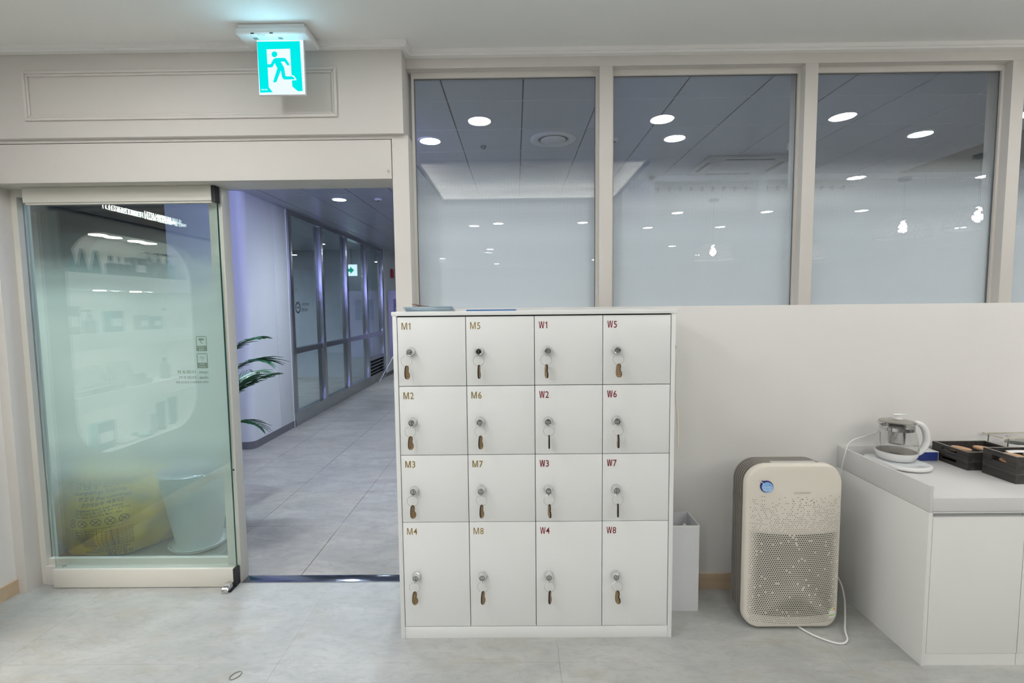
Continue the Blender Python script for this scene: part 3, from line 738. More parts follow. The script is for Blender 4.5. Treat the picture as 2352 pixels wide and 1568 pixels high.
for (nm, x, y, lb, r) in (('sprinkler', -0.23, 3.78, 'small dark sprinkler head in the hall ceiling near the round diffuser', 0.022), ('smoke_detector', 0.735, 3.66, 'small white detector on the hall ceiling beside the left mullion', 0.03), ('smoke_detector', -1.52, 5.55, 'small white detector on the corridor ceiling right of the downlight', 0.045)):
    t = thing(nm, lb, 'sprinkler' if nm == 'sprinkler' else 'detector', (x, y, HZ))
    mm = M['hdark'] if nm == 'sprinkler' else M['hwall']
    b = B(); b.lathe([(0, -0.02), (r*0.7, -0.018), (r, -0.006), (r, 0.0)], n=24); b.build('body', mm, t)
    b = B(); b.lathe([(0, -0.024), (r*0.3, -0.022), (r*0.3, -0.015)], n=12); b.build('sensor_tip', M['hdark'], t)
t = thing('air_conditioner', 'square grey ceiling air conditioner in the hall behind the middle window', 'air conditioner', (1.95, 4.36, HZ))
B().box(-0.36, 0.36, -0.27, 0.27, -0.022, 0.0, 0.010).build('cover_panel', M['groove2'], t)
for q in ((-0.20, 0.20, -0.235, -0.205), (-0.20, 0.20, 0.205, 0.235), (-0.325, -0.295, -0.14, 0.14), (0.295, 0.325, -0.14, 0.14)): box('outlet_slot', M['hdark'], q[0], q[1], q[2], q[3], -0.0235, -0.020, t)
for k in range(9): box('grille_bar', M['hceil'], -0.22, 0.22, -0.16+0.04*k, -0.145+0.04*k, -0.026, -0.0215, t)
t = thing('lit_sign', 'violet lit sign box above the sliding door on its hall side', 'sign', (-2.15, 2.66, 2.5))
B().box(-0.86, 0.86, -0.03, 0.05, -0.15, 0.15, 0.006).build('sign_box', M['hdark'], t)
B().box(-0.84, 0.84, 0.0505, 0.0535, -0.13, 0.13).build('lit_face', emis('violet_sign', (0.40, 0.44, 1.0), 3.0), t)
t = thing('security_camera', 'small white box camera high at the right edge of the middle window', 'camera', (2.03, 3.66, 2.66))
B().box(-0.03, 0.03, -0.035, 0.035, -0.05, 0.0, 0.006).build('housing', M['hwall'], t)
B().box(-0.012, 0.012, -0.02, 0.02, 0.0, 0.04).build('bracket', M['hwall'], t)
b = B(); b.lathe([(0.0, -0.042), (0.014, -0.040), (0.014, -0.034)], (0, 0, -0.025), 'y', 16); b.build('lens', M['hdark'], t)
t = thing('exit_sign', 'small hanging exit sign with green arrow behind the corridor shop front', 'sign', (-3.35, 10.05, 2.25))
B().box(-0.115, 0.115, -0.015, 0.015, -0.115, 0.115, 0.004).build('lit_panel', M['hexit'], t)
b = B(); b.prism([(0.06, 0.0), (-0.02, 0.075), (-0.02, 0.03), (-0.085, 0.03), (-0.085, -0.03), (-0.02, -0.03), (-0.02, -0.075)], 0.0155, 0.0165, FACE); b.build('arrow', M['hexitg'], t)
B().box(-0.01, 0.01, -0.01, 0.01, 0.115, 0.45).build('hanger', M['steel'], t)
t = thing('alarm_box', 'small red fire alarm box on the far corridor wall', 'alarm', (-2.785, 11.03, 2.24))
B().box(0, 0.05, -0.07, 0.07, -0.10, 0.10, 0.006).build('housing', M['alarm'], t)
b = B(); b.lathe([(0, 0.056), (0.03, 0.054), (0.035, 0.05)], (0, 0, 0.02), 'x', 20); b.build('button', M['alarm'], t)
t = thing('banner_stand', 'lavender pull-up banner with white emblem standing in the corridor', 'banner', (-2.42, 10.45, 0))
B().box(-0.30, 0.36, 0, 0.008, 0.42, 1.84).build('banner_sheet', M['lav'], t)
B().box(-0.19, 0.20, -0.003, 0, 1.22, 1.66).build('emblem_panel', M['lavdark'], t)
b = B()
for r in (0.14, 0.10, 0.06):
    for p in arc(0.0, 1.42, r, 0.010, 0.1*PI, 1.1*PI, 14): b.prism(p, 0.0035, 0.005, FACE)
for q in (0.0, 0.05, 0.10): b.prism([(-0.15, 1.34-q), (0.10, 1.36-q), (0.10, 1.372-q), (-0.15, 1.352-q)], 0.0035, 0.005, FACE)
b.build('emblem', M['lavline'], t)
b = B(); b.tube([(-0.29, 0.02, 1.83), (0.02, 0.05, 0.85)], 0.004); b.tube([(0.35, 0.02, 1.83), (0.02, 0.05, 0.85)], 0.004); b.build('arm', M['hwall'], t)
b = B(); b.tube([(0.02, 0.05, 0.85), (-0.30, -0.85, 0.02)], 0.008); b.build('leg', M['hwall'], t)
b = B(); b.tube([(0.02, 0.05, 0.85), (0.10, 0.5, 0.02)], 0.006); b.build('leg', M['hwall'], t)
B().box(-0.02, 0.06, 0.02, 0.08, 0.80, 0.90, 0.01).build('hub', M['hwall'], t)

# rubbish bag behind the glass
BX, BY = -2.55, 3.06
def bag_r(th, z):
    h = z/0.58
    base = 0.27 + 0.08*math.sin(min(1, h*1.25)*PI) - 0.05*h + (0.05*h if math.cos(th+2.6) > 0 else 0)*math.cos(th+2.6)
    w_ = 0.012*math.sin(5*th + 9*z) + 0.008*math.sin(11*th - 23*z) + 0.006*math.sin(3*th+40*z)
    top = 1.0 if h < 0.8 else max(0.0, 1 - ((h-0.8)/0.2)**2.2*0.85)
    return (base + w_)*top
bg = thing('rubbish_bag', 'full yellow rubbish bag with printed text behind the glass door', 'bag', (BX, BY, 0))
def bagp(u, v):
    z = 0.004 + 0.60*v; th = 2*PI*u
    r = bag_r(th, z) if v < 0.999 else 0.03
    if v < 0.02: r *= 0.8
    sag = -0.05*math.cos(th)*v*v
    return Vector((r*math.cos(th)*1.03, r*math.sin(th)*0.85, z + sag))
b = B(); b.grid(bagp, 72, 40, True); b.build('bag_body', M['bag'], bg, 60)
b = B()
for k in range(7):
    a = 2*PI*k/7
    b.tube([(0, 0, 0.58), (0.03*math.cos(a), 0.03*math.sin(a), 0.63), (0.085*math.cos(a), 0.07*math.sin(a), 0.665)], [0.02, 0.014, 0.006], 6)
b.build('tied_top', M['bag'], bg, 60)
def on_bag(x0, z0, rot=0.0):
    cr, sr = math.cos(rot), math.sin(rot)
    def f(p):
        x, y = p.x*cr - p.y*sr + x0, p.x*sr + p.y*cr + z0
        th = -PI/2 + (x + 0.045)/0.30
        r = bag_r(th, y) + 0.0045 + p.z
        v = (y-0.004)/0.60; sag = -0.05*math.cos(th)*v*v
        return Vector((r*math.cos(th)*1.03, r*math.sin(th)*0.85, y + sag))
    return f
def bagtext(body, x, z, size, rot=0.10, sx=1.0): return obj('bag_print', text_mesh(body, size, 0.0003, sx, 'LEFT', None, M['bagink'], fn=on_bag(x, z, rot)), bg)
bagtext('강남구 쓰레기봉투', -0.13, 0.425, 0.050); bagtext('Gangnam-gu Trash bag', -0.12, 0.395, 0.030)
bagtext('- 영 업 용 (For commercial)', -0.11, 0.362, 0.026); bagtext('- 종량제봉투 배출시간', -0.08, 0.336, 0.024)
bagtext('Designated trash bags disposal', -0.09, 0.312, 0.018); bagtext('월요일~금요일 (오후 8시 ~ 오전 5시)', -0.09, 0.294, 0.017); bagtext('From Mon. thru Fri. 8pm - 5am', -0.09, 0.276, 0.017)
b = B()
for k in range(5):
    px_, pz_ = -0.115+0.062*k, 0.238+0.006*k; fb = on_bag(px_, pz_)
    for p in arc(0, 0, 0.021, 0.0025, 0, 2*PI, 20) + [[(-0.016, -0.014), (-0.014, -0.016), (0.016, 0.014), (0.014, 0.016)], [(-0.016, 0.014), (0.014, -0.016), (0.016, -0.014), (-0.014, 0.016)]]:
        b.bm.faces.new([b.bm.verts.new(fb(Vector((x, y, 0)))) for x, y in p])
b.build('bag_symbols', M['bagink'], bg, 0)
fb = on_bag(-0.10, 0.075, 0.10); b = B()
def line(x0, y0, x1, y1, t=0.0018):
    nn = 8; dx, dy = x1-x0, y1-y0; L = math.hypot(dx, dy); ox, oy = -dy/L*t/2, dx/L*t/2
    for k in range(nn):
        a, c = k/nn, (k+1)/nn
        q = [(x0+dx*a-ox, y0+dy*a-oy), (x0+dx*c-ox, y0+dy*c-oy), (x0+dx*c+ox, y0+dy*c+oy), (x0+dx*a+ox, y0+dy*a+oy)]
        b.bm.faces.new([b.bm.verts.new(fb(Vector((x, y, 0)))) for x, y in q])
for x in (0, 0.12, 0.185): line(x, 0, x, 0.125)
for z in (0, 0.125): line(0, z, 0.27, z)
for k in range(1, 7): line(0, 0.018*k, 0.12, 0.018*k, 0.001)
b.build('bag_table', M['bagink'], bg, 0)
for k in range(7):
    bagtext('배출금지 품목안내', -0.095, 0.083+0.017*k, 0.012); bagtext('음식물 재활용품', 0.03, 0.095+0.015*k, 0.011); bagtext('종이류 캔류 유리병', 0.10, 0.10+0.015*k, 0.009)
bagtext('수거 관련 민원은 해당 구청 청소행정과', -0.07, 0.056, 0.014); bagtext('배출시간을 위반하거나 혼합배출하면 과태료', -0.10, 0.036, 0.013); bagtext('강남구청장', 0.03, 0.020, 0.030, 0.10)
# white pot on a saucer
pt = thing('plant_pot', 'tall white plastic pot on a white saucer behind the glass door', 'pot', (-2.03, 3.0, 0))
b = B(); b.lathe([(0.0, 0.004), (0.13, 0.004), (0.155, 0.012), (0.168, 0.034), (0.164, 0.036), (0.150, 0.016), (0.0, 0.012)], n=48); b.build('saucer', M['potwhite'], pt)
b = B(); b.lathe([(0.0, 0.014), (0.118, 0.014), (0.125, 0.03), (0.20, 0.485), (0.205, 0.495), (0.198, 0.495), (0.19, 0.47), (0.18, 0.40), (0.0, 0.39)], n=48); b.build('pot_body', M['potwhite'], pt)
pm = thing('potted_palm', 'green palm with arching fronds in a teal pot behind the door post', 'plant', (-2.125, 3.36, 0))
b = B(); b.lathe([(0.0, 0.0), (0.12, 0.0), (0.165, 0.40), (0.172, 0.41), (0.158, 0.41), (0.15, 0.37), (0.0, 0.37)], n=36); b.build('pot_body', M['potteal'], pm)
b = B(); b.lathe([(0.0, 0.385), (0.152, 0.378), (0.150, 0.37)], n=24); b.build('soil', M['soil'], pm)
def frond(az, L, lift, droop, z0, r0=0.02, nleaf=12, ll=0.20):
    """arching stem with paired drooping leaflets"""
    d = Vector((math.cos(az), math.sin(az), 0)); side = Vector((-d.y, d.x, 0)); b = B(); pts = []
    for k in range(15):
        s_ = k/14; pts.append(d*(r0 + L*s_*math.cos(lift*(1-s_*0.75))) + Vector((0, 0, z0 + L*(math.sin(lift)*s_*1.15 - droop*s_**3))))
    b.tube(pts, [0.0055*(1-0.8*k/14) for k in range(15)], 6)
    for k in range(nleaf):
        s_ = 0.34 + 0.65*k/(nleaf-1); i = min(13, int(s_*14)); f = s_*14-i; p = pts[i].lerp(pts[i+1], f); t = (pts[i+1]-pts[i]).normalized()
        for sd in (-1, 1):
            l = ll*(0.55 + 0.75*math.sin(PI*(0.15+0.8*(k/(nleaf-1)))))*random.uniform(0.85, 1.1)
            dr = (t*1.15 + side*sd*0.55 + Vector((0, 0, 0.10))).normalized(); wv = (dr.cross(Vector((0, 0, 1))).normalized()*0.7 + Vector((0, 0, 0.5*sd))).normalized()*0.0066
            q = []
            for m in range(5):
                g = m/4; c = p + dr*l*g + Vector((0, 0, -0.30*l*g*g)); ww = wv*(0.35+1.4*g*(1-g)*2)*(1 if g < 1 else 0.05)
                if g == 1: ww = wv*0.05
                q.append((b.bm.verts.new(c-ww), b.bm.verts.new(c + Vector((0, 0, -0.002))), b.bm.verts.new(c+ww)))
            for m in range(4):
                b.bm.faces.new((q[m][0], q[m][1], q[m+1][1], q[m+1][0])); b.bm.faces.new((q[m][1], q[m][2], q[m+1][2], q[m+1][1]))
    return b.build('frond', M['leaf'], pm, 60)
frond(-0.10, 0.40, 1.20, 0.42, 0.88); frond(0.10, 0.34, 1.05, 0.18, 0.74); frond(-0.35, 0.30, 1.25, 0.10, 0.72, ll=0.22)
frond(0.05, 0.30, 0.75, 0.55, 0.60, nleaf=9, ll=0.12); frond(2.6, 0.75, 1.25, 0.22, 0.75); frond(2.2, 0.6, 1.35, 0.15, 0.95); frond(1.4, 0.45, 1.1, 0.4, 0.72)
frond(3.6, 0.5, 1.0, 0.4, 0.6); frond(-0.9, 0.32, 1.3, 0.10, 0.80); frond(-0.15, 0.36, 1.40, 0.30, 1.00, ll=0.15)
b = B()
for (ax, ay, zt) in ((0.012, 0, 0.92), (-0.015, 0.01, 0.97), (0, -0.015, 0.86)): b.tube([(ax*2, ay*2, 0.375), (ax, ay, 0.65), (ax*0.6, ay*0.6, zt)], [0.011, 0.009, 0.006], 8)
b.build('stem', M['leaf'], pm)

# ================================================================== THINGS IN THE SHOP
# ---- exit sign on the ceiling
ex = thing('exit_sign', 'glowing cyan running-man exit sign hanging from the shop ceiling', 'sign', (0, 0, 0))
b = B(); b.box(-1.215, -0.900, 2.215, 2.368, 2.693, 2.722, 0.012, 3); b.box(-1.205, -0.910, 2.222, 2.362, 2.715, 2.7385, 0.004)
b.build('housing', M['wplastic'], ex)
for x0 in (-1.150, -1.040):
    for k in range(5): box('vent_slot', M['black'], x0+0.004*k, x0+0.0016+0.004*k, 2.245, 2.262, 2.6922, 2.6935, ex)
for x0 in (-1.145, -1.062): box('clip_slot', M['black'], x0, x0+0.014, 2.2155, 2.2195, 2.6945, 2.697, ex)
box('rating_label', M['whiteprint'], -1.118, -1.082, 2.222, 2.238, 2.6922, 2.6932, ex)
text('label_print', ex, (-1.117, 2.226, 2.692), 'LED 유도등', 0.006, 0.0002, 1, 'LEFT', Matrix(((1,0,0,0),(0,-1,0,0),(0,0,-1,0),(0,0,0,1))) @ Matrix.Scale(-1, 4, (0, 1, 0)) , M['logogrey'])
PX0, PX1, PZ0, PZ1, PY = -1.148, -0.938, 2.458, 2.694, 2.272
box('panel_body', M['wplastic'], PX0, PX1, PY+0.0005, PY+0.018, PZ0, PZ1, ex, 0.003)
box('lit_panel', M['signwhite'], PX0+0.001, PX1-0.001, PY, PY+0.002, PZ0+0.001, PZ1, ex)
o = area('exit_glow', (-1.043, 2.262, 2.60), (-PI/2 - 0.5, 0, 0), 0.19, 0.13, 0.62, (0.36, 0.80, 1.0))
def zq(x, y):           # drawing measured on the panel face, 0..1 each way
    t = (1400-y)/970.0; xl = 445 + 50*(1-t); xr = 1390 + 25*(1-t)
    return (PX0 + (x-xl)/(xr-xl)*(PX1-PX0), PZ0 + t*(2.668-PZ0))
def poly(b, pts, lift):
    b.prism([zq(*p) for p in pts][::-1], -PY+lift-0.0003, -PY+lift, FACE)
b = B(); poly(b, [(449, 335), (1316, 335), (1362, 1332), (518, 1355)], 0.0008); b.build('green_field', M['signcyan'], ex, 0)
b = B(); poly(b, [(645, 490), (1120, 485), (1145, 1010), (1190, 1022), (1220, 1060), (1245, 1112), (1150, 1118), (1160, 1240), (1265, 1332), (1265, 1345), (770, 1348), (690, 1245)], 0.0014)
b.build('doorway', M['signwhite'], ex, 0)
b = B()
poly(b, [(805+58*math.cos(a), 592+58*math.sin(a)) for a in [2*PI*k/24 for k in range(24)]], 0.0020)
for q in ([(825, 667), (1010, 665), (1030, 690), (1012, 740), (932, 740), (1000, 865), (865, 872), (808, 765), (785, 690)],
          [(1010, 665), (1040, 690), (1105, 790), (1100, 812), (1080, 822), (1055, 808), (1005, 738)],
          [(785, 690), (808, 765), (775, 835), (750, 852), (660, 852), (655, 790), (722, 788), (738, 772)],
          [(865, 868), (1000, 862), (930, 920), (842, 1150), (775, 1152)],
          [(900, 868), (1000, 862), (1022, 1020), (1045, 1035), (1000, 1098), (968, 1072), (955, 1040), (930, 900)],
          [(1030, 1035), (1150, 1035), (1190, 1060), (1215, 1097), (1000, 1098), (985, 1070)]):
    poly(b, q, 0.0020)
b.build('running_figure', M['signcyan'], ex, 0)
text('sign_print', ex, (PX0+0.012, PY-0.0012, PZ0+0.020), 'BN-YJ-R', 0.009, 0.0002, 0.9, 'LEFT', FACE, M['signwhite'])

# ---- lockers
LX0, LX1, LY0, LY1 = -0.532, 0.688, 2.108, 2.423
lk = thing('locker_cabinet', 'white sixteen-door locker cabinet standing between doorway and low wall', 'locker', (0, 0, 0))
b = B(); b.box(LX0-0.004, LX1+0.004, 2.100, LY1, 1.459, 1.477, 0.001); b.build('top_panel', M['locker'], lk)
box('side_panel', M['locker'], LX0, LX0+0.018, 2.102, LY1, 0, 1.459, lk, 0.001)
box('side_panel', M['locker'], LX1-0.018, LX1, 2.102, LY1, 0, 1.459, lk, 0.001)
box('plinth', M['locker'], LX0+0.0185, LX1-0.0185, 2.104, 2.125, 0, 0.054, lk, 0.001)
box('carcass', M['lockin'], LX0+0.018, LX1-0.018, 2.122, LY1-0.004, 0.054, 1.459, lk)
cxs = [-0.5125, -0.2162, 0.0800, 0.3752, 0.6683]
rzs = [1.4565, 1.1525, 0.8465, 0.5415, 0.0560]
lz = [1.304, 0.996, 0.689, 0.295]
lockb = B(); lockb.lathe([(0.0195, 0), (0.0195, -0.003), (0.0175, -0.006), (0.0165, -0.0075), (0.0185, -0.009), (0.0165, -0.012), (0.0150, -0.022), (0.0135, -0.024), (0.0115, -0.0235), (0.0110, -0.0215), (0.0, -0.0215)], axis='y', n=32)
for k in range(10):
    a = 2*PI*k/10; lockb.lathe([(0.0022, -0.004), (0.0022, -0.0085), (0.001, -0.0095)], (0.0172*math.cos(a), 0, 0.0172*math.sin(a)), 'y', 8)
lock_me = lockb.mesh('lock', M['chrome'])
b = B(); b.lathe([(0.0100, -0.0216), (0.0100, -0.0226), (0.0080, -0.0230), (0.0, -0.0230)], axis='y', n=24); core_me = b.mesh('lock_core', M['chrome2'])
dark_core_me = core_me.copy(); dark_core_me.materials[0] = M['black']
b = B(); b.lathe([(0.0112, -0.0214), (0.0112, -0.0222), (0.0101, -0.0222), (0.0101, -0.0214)], axis='y', n=24, caps=False); groove_me = b.mesh('lock_core_ring', M['black'])
# key with ring and wooden foot tag (things of their own)
def key_mesh():
    b = B(); b.prism([(-0.0012, -0.004), (0.0012, -0.004), (0.0012, 0.004), (-0.0012, 0.004)], 0.0, 0.0)if False else None
    b.box(-0.0009, 0.0009, -0.012, 0.002, -0.008, 0.007, 0.0004, 1)
    b.box(-0.0009, 0.0009, -0.013, -0.004, -0.017, -0.006, 0.0004, 1)
    return b.mesh('key', M['chrome2'])
key_me = key_mesh()
RR = 0.0235
b = B(); b.tube([(RR*math.cos(2*PI*k/32), 0, RR*math.sin(2*PI*k/32)) for k in range(32)], 0.00065, 6, True); ring_me = b.mesh('ring', M['chrome2'])
b = B(); b.tube([(RR*math.cos(a), 0, RR*math.sin(a)) for a in (-0.75, -0.6, -0.45)], 0.0014, 8); crimp_me = b.mesh('crimp', M['brass'])
foot = [(0.000, 0.030), (0.006, 0.0285), (0.0095, 0.024), (0.0105, 0.018), (0.0100, 0.012), (0.0085, 0.006), (0.0095, 0.000), (0.0145, -0.006), (0.0165, -0.013), (0.0160, -0.020), (0.0125, -0.026), (0.007, -0.0295), (0.000, -0.030), (-0.007, -0.028), (-0.012, -0.022), (-0.0140, -0.013), (-0.0138, -0.002), (-0.0125, 0.010), (-0.0105, 0.020), (-0.0070, 0.027)]
foot = [(x*0.88, z) for x, z in foot]
tb = B(); tb.prism(foot, -0.0032, 0.0032, FACE)
tb.bm.faces.ensure_lookup_table()
for f in tb.bm.faces:
    f.material_index = 0 if len(f.verts) > 4 else 1
tag_me = tb.mesh('tag', [M['tagwood'], M['char']], 30)
b = B(); b.lathe([(0.0018, -0.0034), (0.0018, 0.0034)], (0.0, 0, 0.0245), 'y', 12); hole_me = b.mesh('tag_hole', M['char'])
tb2 = B()
for k in range(3): tb2.prism([(-0.008+0.001*k, -0.018+0.010*k), (0.009-0.001*k, -0.018+0.010*k), (0.009-0.001*k, -0.0155+0.010*k), (-0.008+0.001*k, -0.0155+0.010*k)], 0.0032, 0.0034, FACE)
burn_me = tb2.mesh('tag_engraving', M['burn'], 0)
GH = 0.0300; SW_ = 0.0036
GLYPH = {'M': [(0, 0), (SW_, 0), (SW_, GH*0.80), (0.0105, 0), (0.0137, 0), (0.0242-SW_, GH*0.80), (0.0242-SW_, 0), (0.0242, 0), (0.0242, GH), (0.0242-0.0050, GH), (0.0121, GH*0.20), (0.0050, GH), (0, GH)],
         'W': [(0.0042, 0), (0.0082, 0), (0.0118, GH*0.76), (0.0154, 0), (0.0194, 0), (0.0236, GH), (0.0202, GH), (0.0173, GH*0.22), (0.0138, GH), (0.0098, GH), (0.0063, GH*0.22), (0.0034, GH), (0.0, GH)]}
yaws = {'M1': 56, 'M2': 50, 'M3': 46, 'M4': 38, 'M5': 76, 'M6': 56, 'M7': 58, 'M8': 58, 'W1': -70, 'W2': 89, 'W3': -72, 'W4': 66, 'W5': -42, 'W6': 90, 'W7': 84, 'W8': -52}
offs = {'M1': -0.013, 'W1': -0.008, 'M2': -0.005, 'M4': -0.004, 'M3': -0.003, 'M5': 0.0, 'W8': 0.003}
keys = []
for c in range(4):
    for r in range(4):
        nm = ('M' if c < 2 else 'W') + str(r + 1 + (4 if c % 2 else 0))
        x0, x1 = cxs[c]+0.0014, cxs[c+1]-0.0014; z1, z0 = rzs[r]-(0.0032 if r == 0 else 0.0015), rzs[r+1]+0.0015
        dr = box('locker_door', M['locker'], x0, x1, 2.1035 + 0.0004*((c*3+r) % 3), 2.1205, z0, z1, lk, 0.001)
        dr['label'] = 'locker door marked %s' % nm
        lm_ = M['gold' if c < 2 else 'red']; tx, tz = cxs[c]+0.0195, (rzs[r]-0.0555 if r else 1.4000)
        b = B(); b.prism(GLYPH[nm[0]], 0, 0.0003, FACE); o = b.build('door_lettering', lm_, dr, 0); o.location = (tx, 2.1033, tz)
        if nm[1] == '1':
            b = B(); b.prism([(0.0062, 0), (0.0100, 0), (0.0100, GH), (0.0072, GH), (0.0060, GH*0.86), (0.0005, GH*0.80), (0.0005, GH*0.70), (0.0062, GH*0.73)], 0, 0.0003, FACE); o = b.build('door_lettering', lm_, dr, 0); o.location = (tx+(0.0285 if nm[0] == 'M' else 0.0262), 2.1033, tz)
        else: text('door_lettering', dr, (tx+(0.0285 if nm[0] == 'M' else 0.0255), 2.1032, tz), nm[1], 0.0415, 0.0002, 0.84, 'LEFT', FACE, lm_, bold=0.0002)
        lx = cxs[c] + (0.0565 if c != 3 else 0.0595); y = 2.1035
        for me, n_ in ((lock_me, 'lock'), (core_me, 'lock_core'), (groove_me, 'lock_core_ring')):
            o = obj(n_, (dark_core_me if (nm == 'M5' and n_ == 'lock_core') else me), dr); o.location = (lx, y, lz[r])
        ks = thing('locker_key', 'wooden foot-shaped key tag on a wire ring in locker %s' % nm, 'key', (lx, y-0.022, lz[r]), 0, 'keys hanging from the lockers')
        ox = offs.get(nm, 0.002)
        o = obj('key', key_me, ks); o.rotation_euler = (0, {-0.013: 0.9, -0.008: 0.5}.get(ox, 0.0), 0)
        o = obj('ring', ring_me, ks); o.location = (ox, -0.0085, -0.0375); o.rotation_euler = (0, random.uniform(-2, 2), random.uniform(-.15, .15))
        rot = o.rotation_euler.copy(); lo = o.location.copy()
        o = obj('crimp', crimp_me, ks); o.location = lo; o.rotation_euler = (0, 0.3 if c % 2 else -2.2, rot[2])
        yw = math.radians(yaws[nm])
        for me, n_ in ((tag_me, 'tag'), (hole_me, 'tag_hole'), (burn_me, 'tag_engraving')):
            o = obj(n_, me, ks); o.location = (ox + 0.001, -0.0085, -0.0375-RR-0.0250); o.rotation_euler = (0, random.uniform(-0.04, 0.04) if n_ == 'tag' else 0, yw)

# ---- on top of the lockers
def leaflet_me(w_, d_, t_, mats, bow=0.0):
    b = B()
    b.grid(lambda u, v: Vector((-w_/2 + w_*u, -d_/2 + d_*v, t_ + bow*math.sin(PI*v))), 5, 7)
    b.grid(lambda u, v: Vector((-w_/2 + w_*u, -d_/2 + d_*v, bow*math.sin(PI*v))), 5, 7)
    b.box(-w_/2, w_/2, -d_/2, -d_/2+0.0005, 0, t_); b.box(w_/2-0.0005, w_/2, -d_/2, d_/2, 0, t_)
    return b.mesh('leaflet', mats, 40)
lm = [leaflet_me(0.205, 0.10, 0.0022, M['leaflet']), leaflet_me(0.205, 0.10, 0.0022, M['leaflet2'])]
for k in range(9):
    o = obj('leaflet', lm[1 if k % 3 == 1 else 0], None); o.location = (-0.385 + random.uniform(-0.003, 0.004) + 0.0012*(8-k), 2.165 + random.uniform(-0.003, 0.003), 1.4772 + 0.00235*k); o.rotation_euler = (0, 0, random.uniform(-0.02, 0.06))
    tag(o, 'folded blue-grey leaflet in the stack on the locker top', 'leaflet', 'leaflets stacked on the lockers')
o = obj('card', B().prism([(-0.03, 0), (0.03, 0), (0.033, 0.0016), (0.0, 0.004), (-0.032, 0.012), (-0.034, 0.011), (-0.004, 0.0026)], -0.04, 0.04, FACE).mesh('card', M['brown'])); o.location = (-0.425, 2.19, 1.4990)
tag(o, 'curled brown card lying on the leaflet stack on the lockers', 'card')
lm2 = [leaflet_me(0.218, 0.10, 0.0024, M['leaflet3'], 0.0), leaflet_me(0.215, 0.10, 0.0020, M['leaflet3'], 0.0015)]
for k, lb in enumerate(('lower deep blue leaflet lying flat beside the stack on the lockers', 'upper glossy blue leaflet lying flat beside the stack on the lockers')):
    o = obj('leaflet', lm2[k]); o.location = (-0.105 - 0.002*k, 2.165, 1.4772 + 0.0027*k); o.rotation_euler = (0, 0, 0.02*k); tag(o, lb, 'leaflet', 'loose leaflets on the lockers')
# shoehorn hanging from the locker side
sh = thing('shoehorn', 'long ivory shoehorn hanging on the right side of the lockers', 'shoehorn', (0.700, 2.14, 0))
b = B(); b.tube([(0.0, 0, 1.30), (0.003, 0, 1.22), (0.004, 0, 1.08), (0.012, 0, 1.02), (0.016, 0, 0.94), (0.017, 0, 0.86)], [0.0035, 0.0035, 0.0045, 0.005, 0.0055, 0.004], 10); b.build('blade', M['cream'], sh)
b = B(); b.tube([(-0.012, 0, 1.318), (0.0, 0, 1.318), (0.002, 0, 1.306), (-0.002, 0, 1.30)], 0.0018, 8); b.build('hook', M['steel'], sh)

# ---- white bin behind the lockers
bn = thing('waste_bin', 'tall white open box bin tucked behind the locker cabinet', 'bin', (0, 0, 0))
bx0, bx1, by0, by1, bz = 0.70, 0.878, 2.292, 2.452, 0.430
b = B(); t_ = 0.003
b.box(bx0, bx1, by0, by0+t_, 0, bz); b.box(bx0, bx1, by1-t_, by1, 0, bz); b.box(bx0, bx0+t_, by0+t_, by1-t_, 0, bz); b.box(bx1-t_, bx1, by0+t_, by1-t_, 0, bz); b.box(bx0+t_, bx1-t_, by0+t_, by1-t_, 0, 0.004)
b.build('box_body', M['binwhite'], bn)
b = B()
for (x0, x1, y0, y1) in ((bx0, bx1, by0-0.001, by0), (bx1, bx1+0.001, by0-0.001, by1)): b.box(x0, x1, y0, y1, bz-0.006, bz+0.001)
b.build('rim', M['wplastic'], bn)
pp = tag(B().grid(lambda u, v: Vector((0.80+0.06*u, 2.34+0.07*v, 0.33+0.055*u*v+0.02*math.sin(7*u+3*v))), 8, 8).build('crumpled_tissue', M['wplastic']), 'crumpled white tissue lying in the white bin', 'tissue')

# ---- air purifier
ap = thing('air_purifier', 'cream air purifier with perforated front standing beside the counter', 'air purifier', (1.254, 2.16, 0))
PW, PH, PB = 0.2165, 0.776, 0.010
def yb(x, z): return -0.002 - 0.034*(1-(x/PW)**2)*1.0 + 0.010*(((z-0.37)/0.37)**2)
def outline(inset, n=8):
    r1, r2 = max(0.012, 0.098-inset), max(0.012, 0.060-inset)
    return rrect(-PW+inset, PW-inset, PB+inset, PH-inset, [r2, r1, r1, r2], n)
b = B(); loops = []
for ins in (0.0, 0.003, 0.010, 0.03, 0.06, 0.10, 0.14, 0.18, 0.205):
    pts = outline(ins); e = 0.008 if ins == 0 else (0.002 if ins == 0.003 else 0)
    loops.append([b.bm.verts.new((x, yb(x, z)+e, z)) for x, z in pts])
bk = [b.bm.verts.new((x, yb(x, z)+0.030, z)) for x, z in outline(0.0)]
n = len(loops[0])
for L0, L1 in zip([bk]+loops[:-1], loops):
    for i in range(n): b.bm.faces.new((L0[i], L0[(i+1) % n], L1[(i+1) % n], L1[i]))
b.bm.faces.new(loops[-1])
b.build('front_panel', M['cream'], ap, 50)
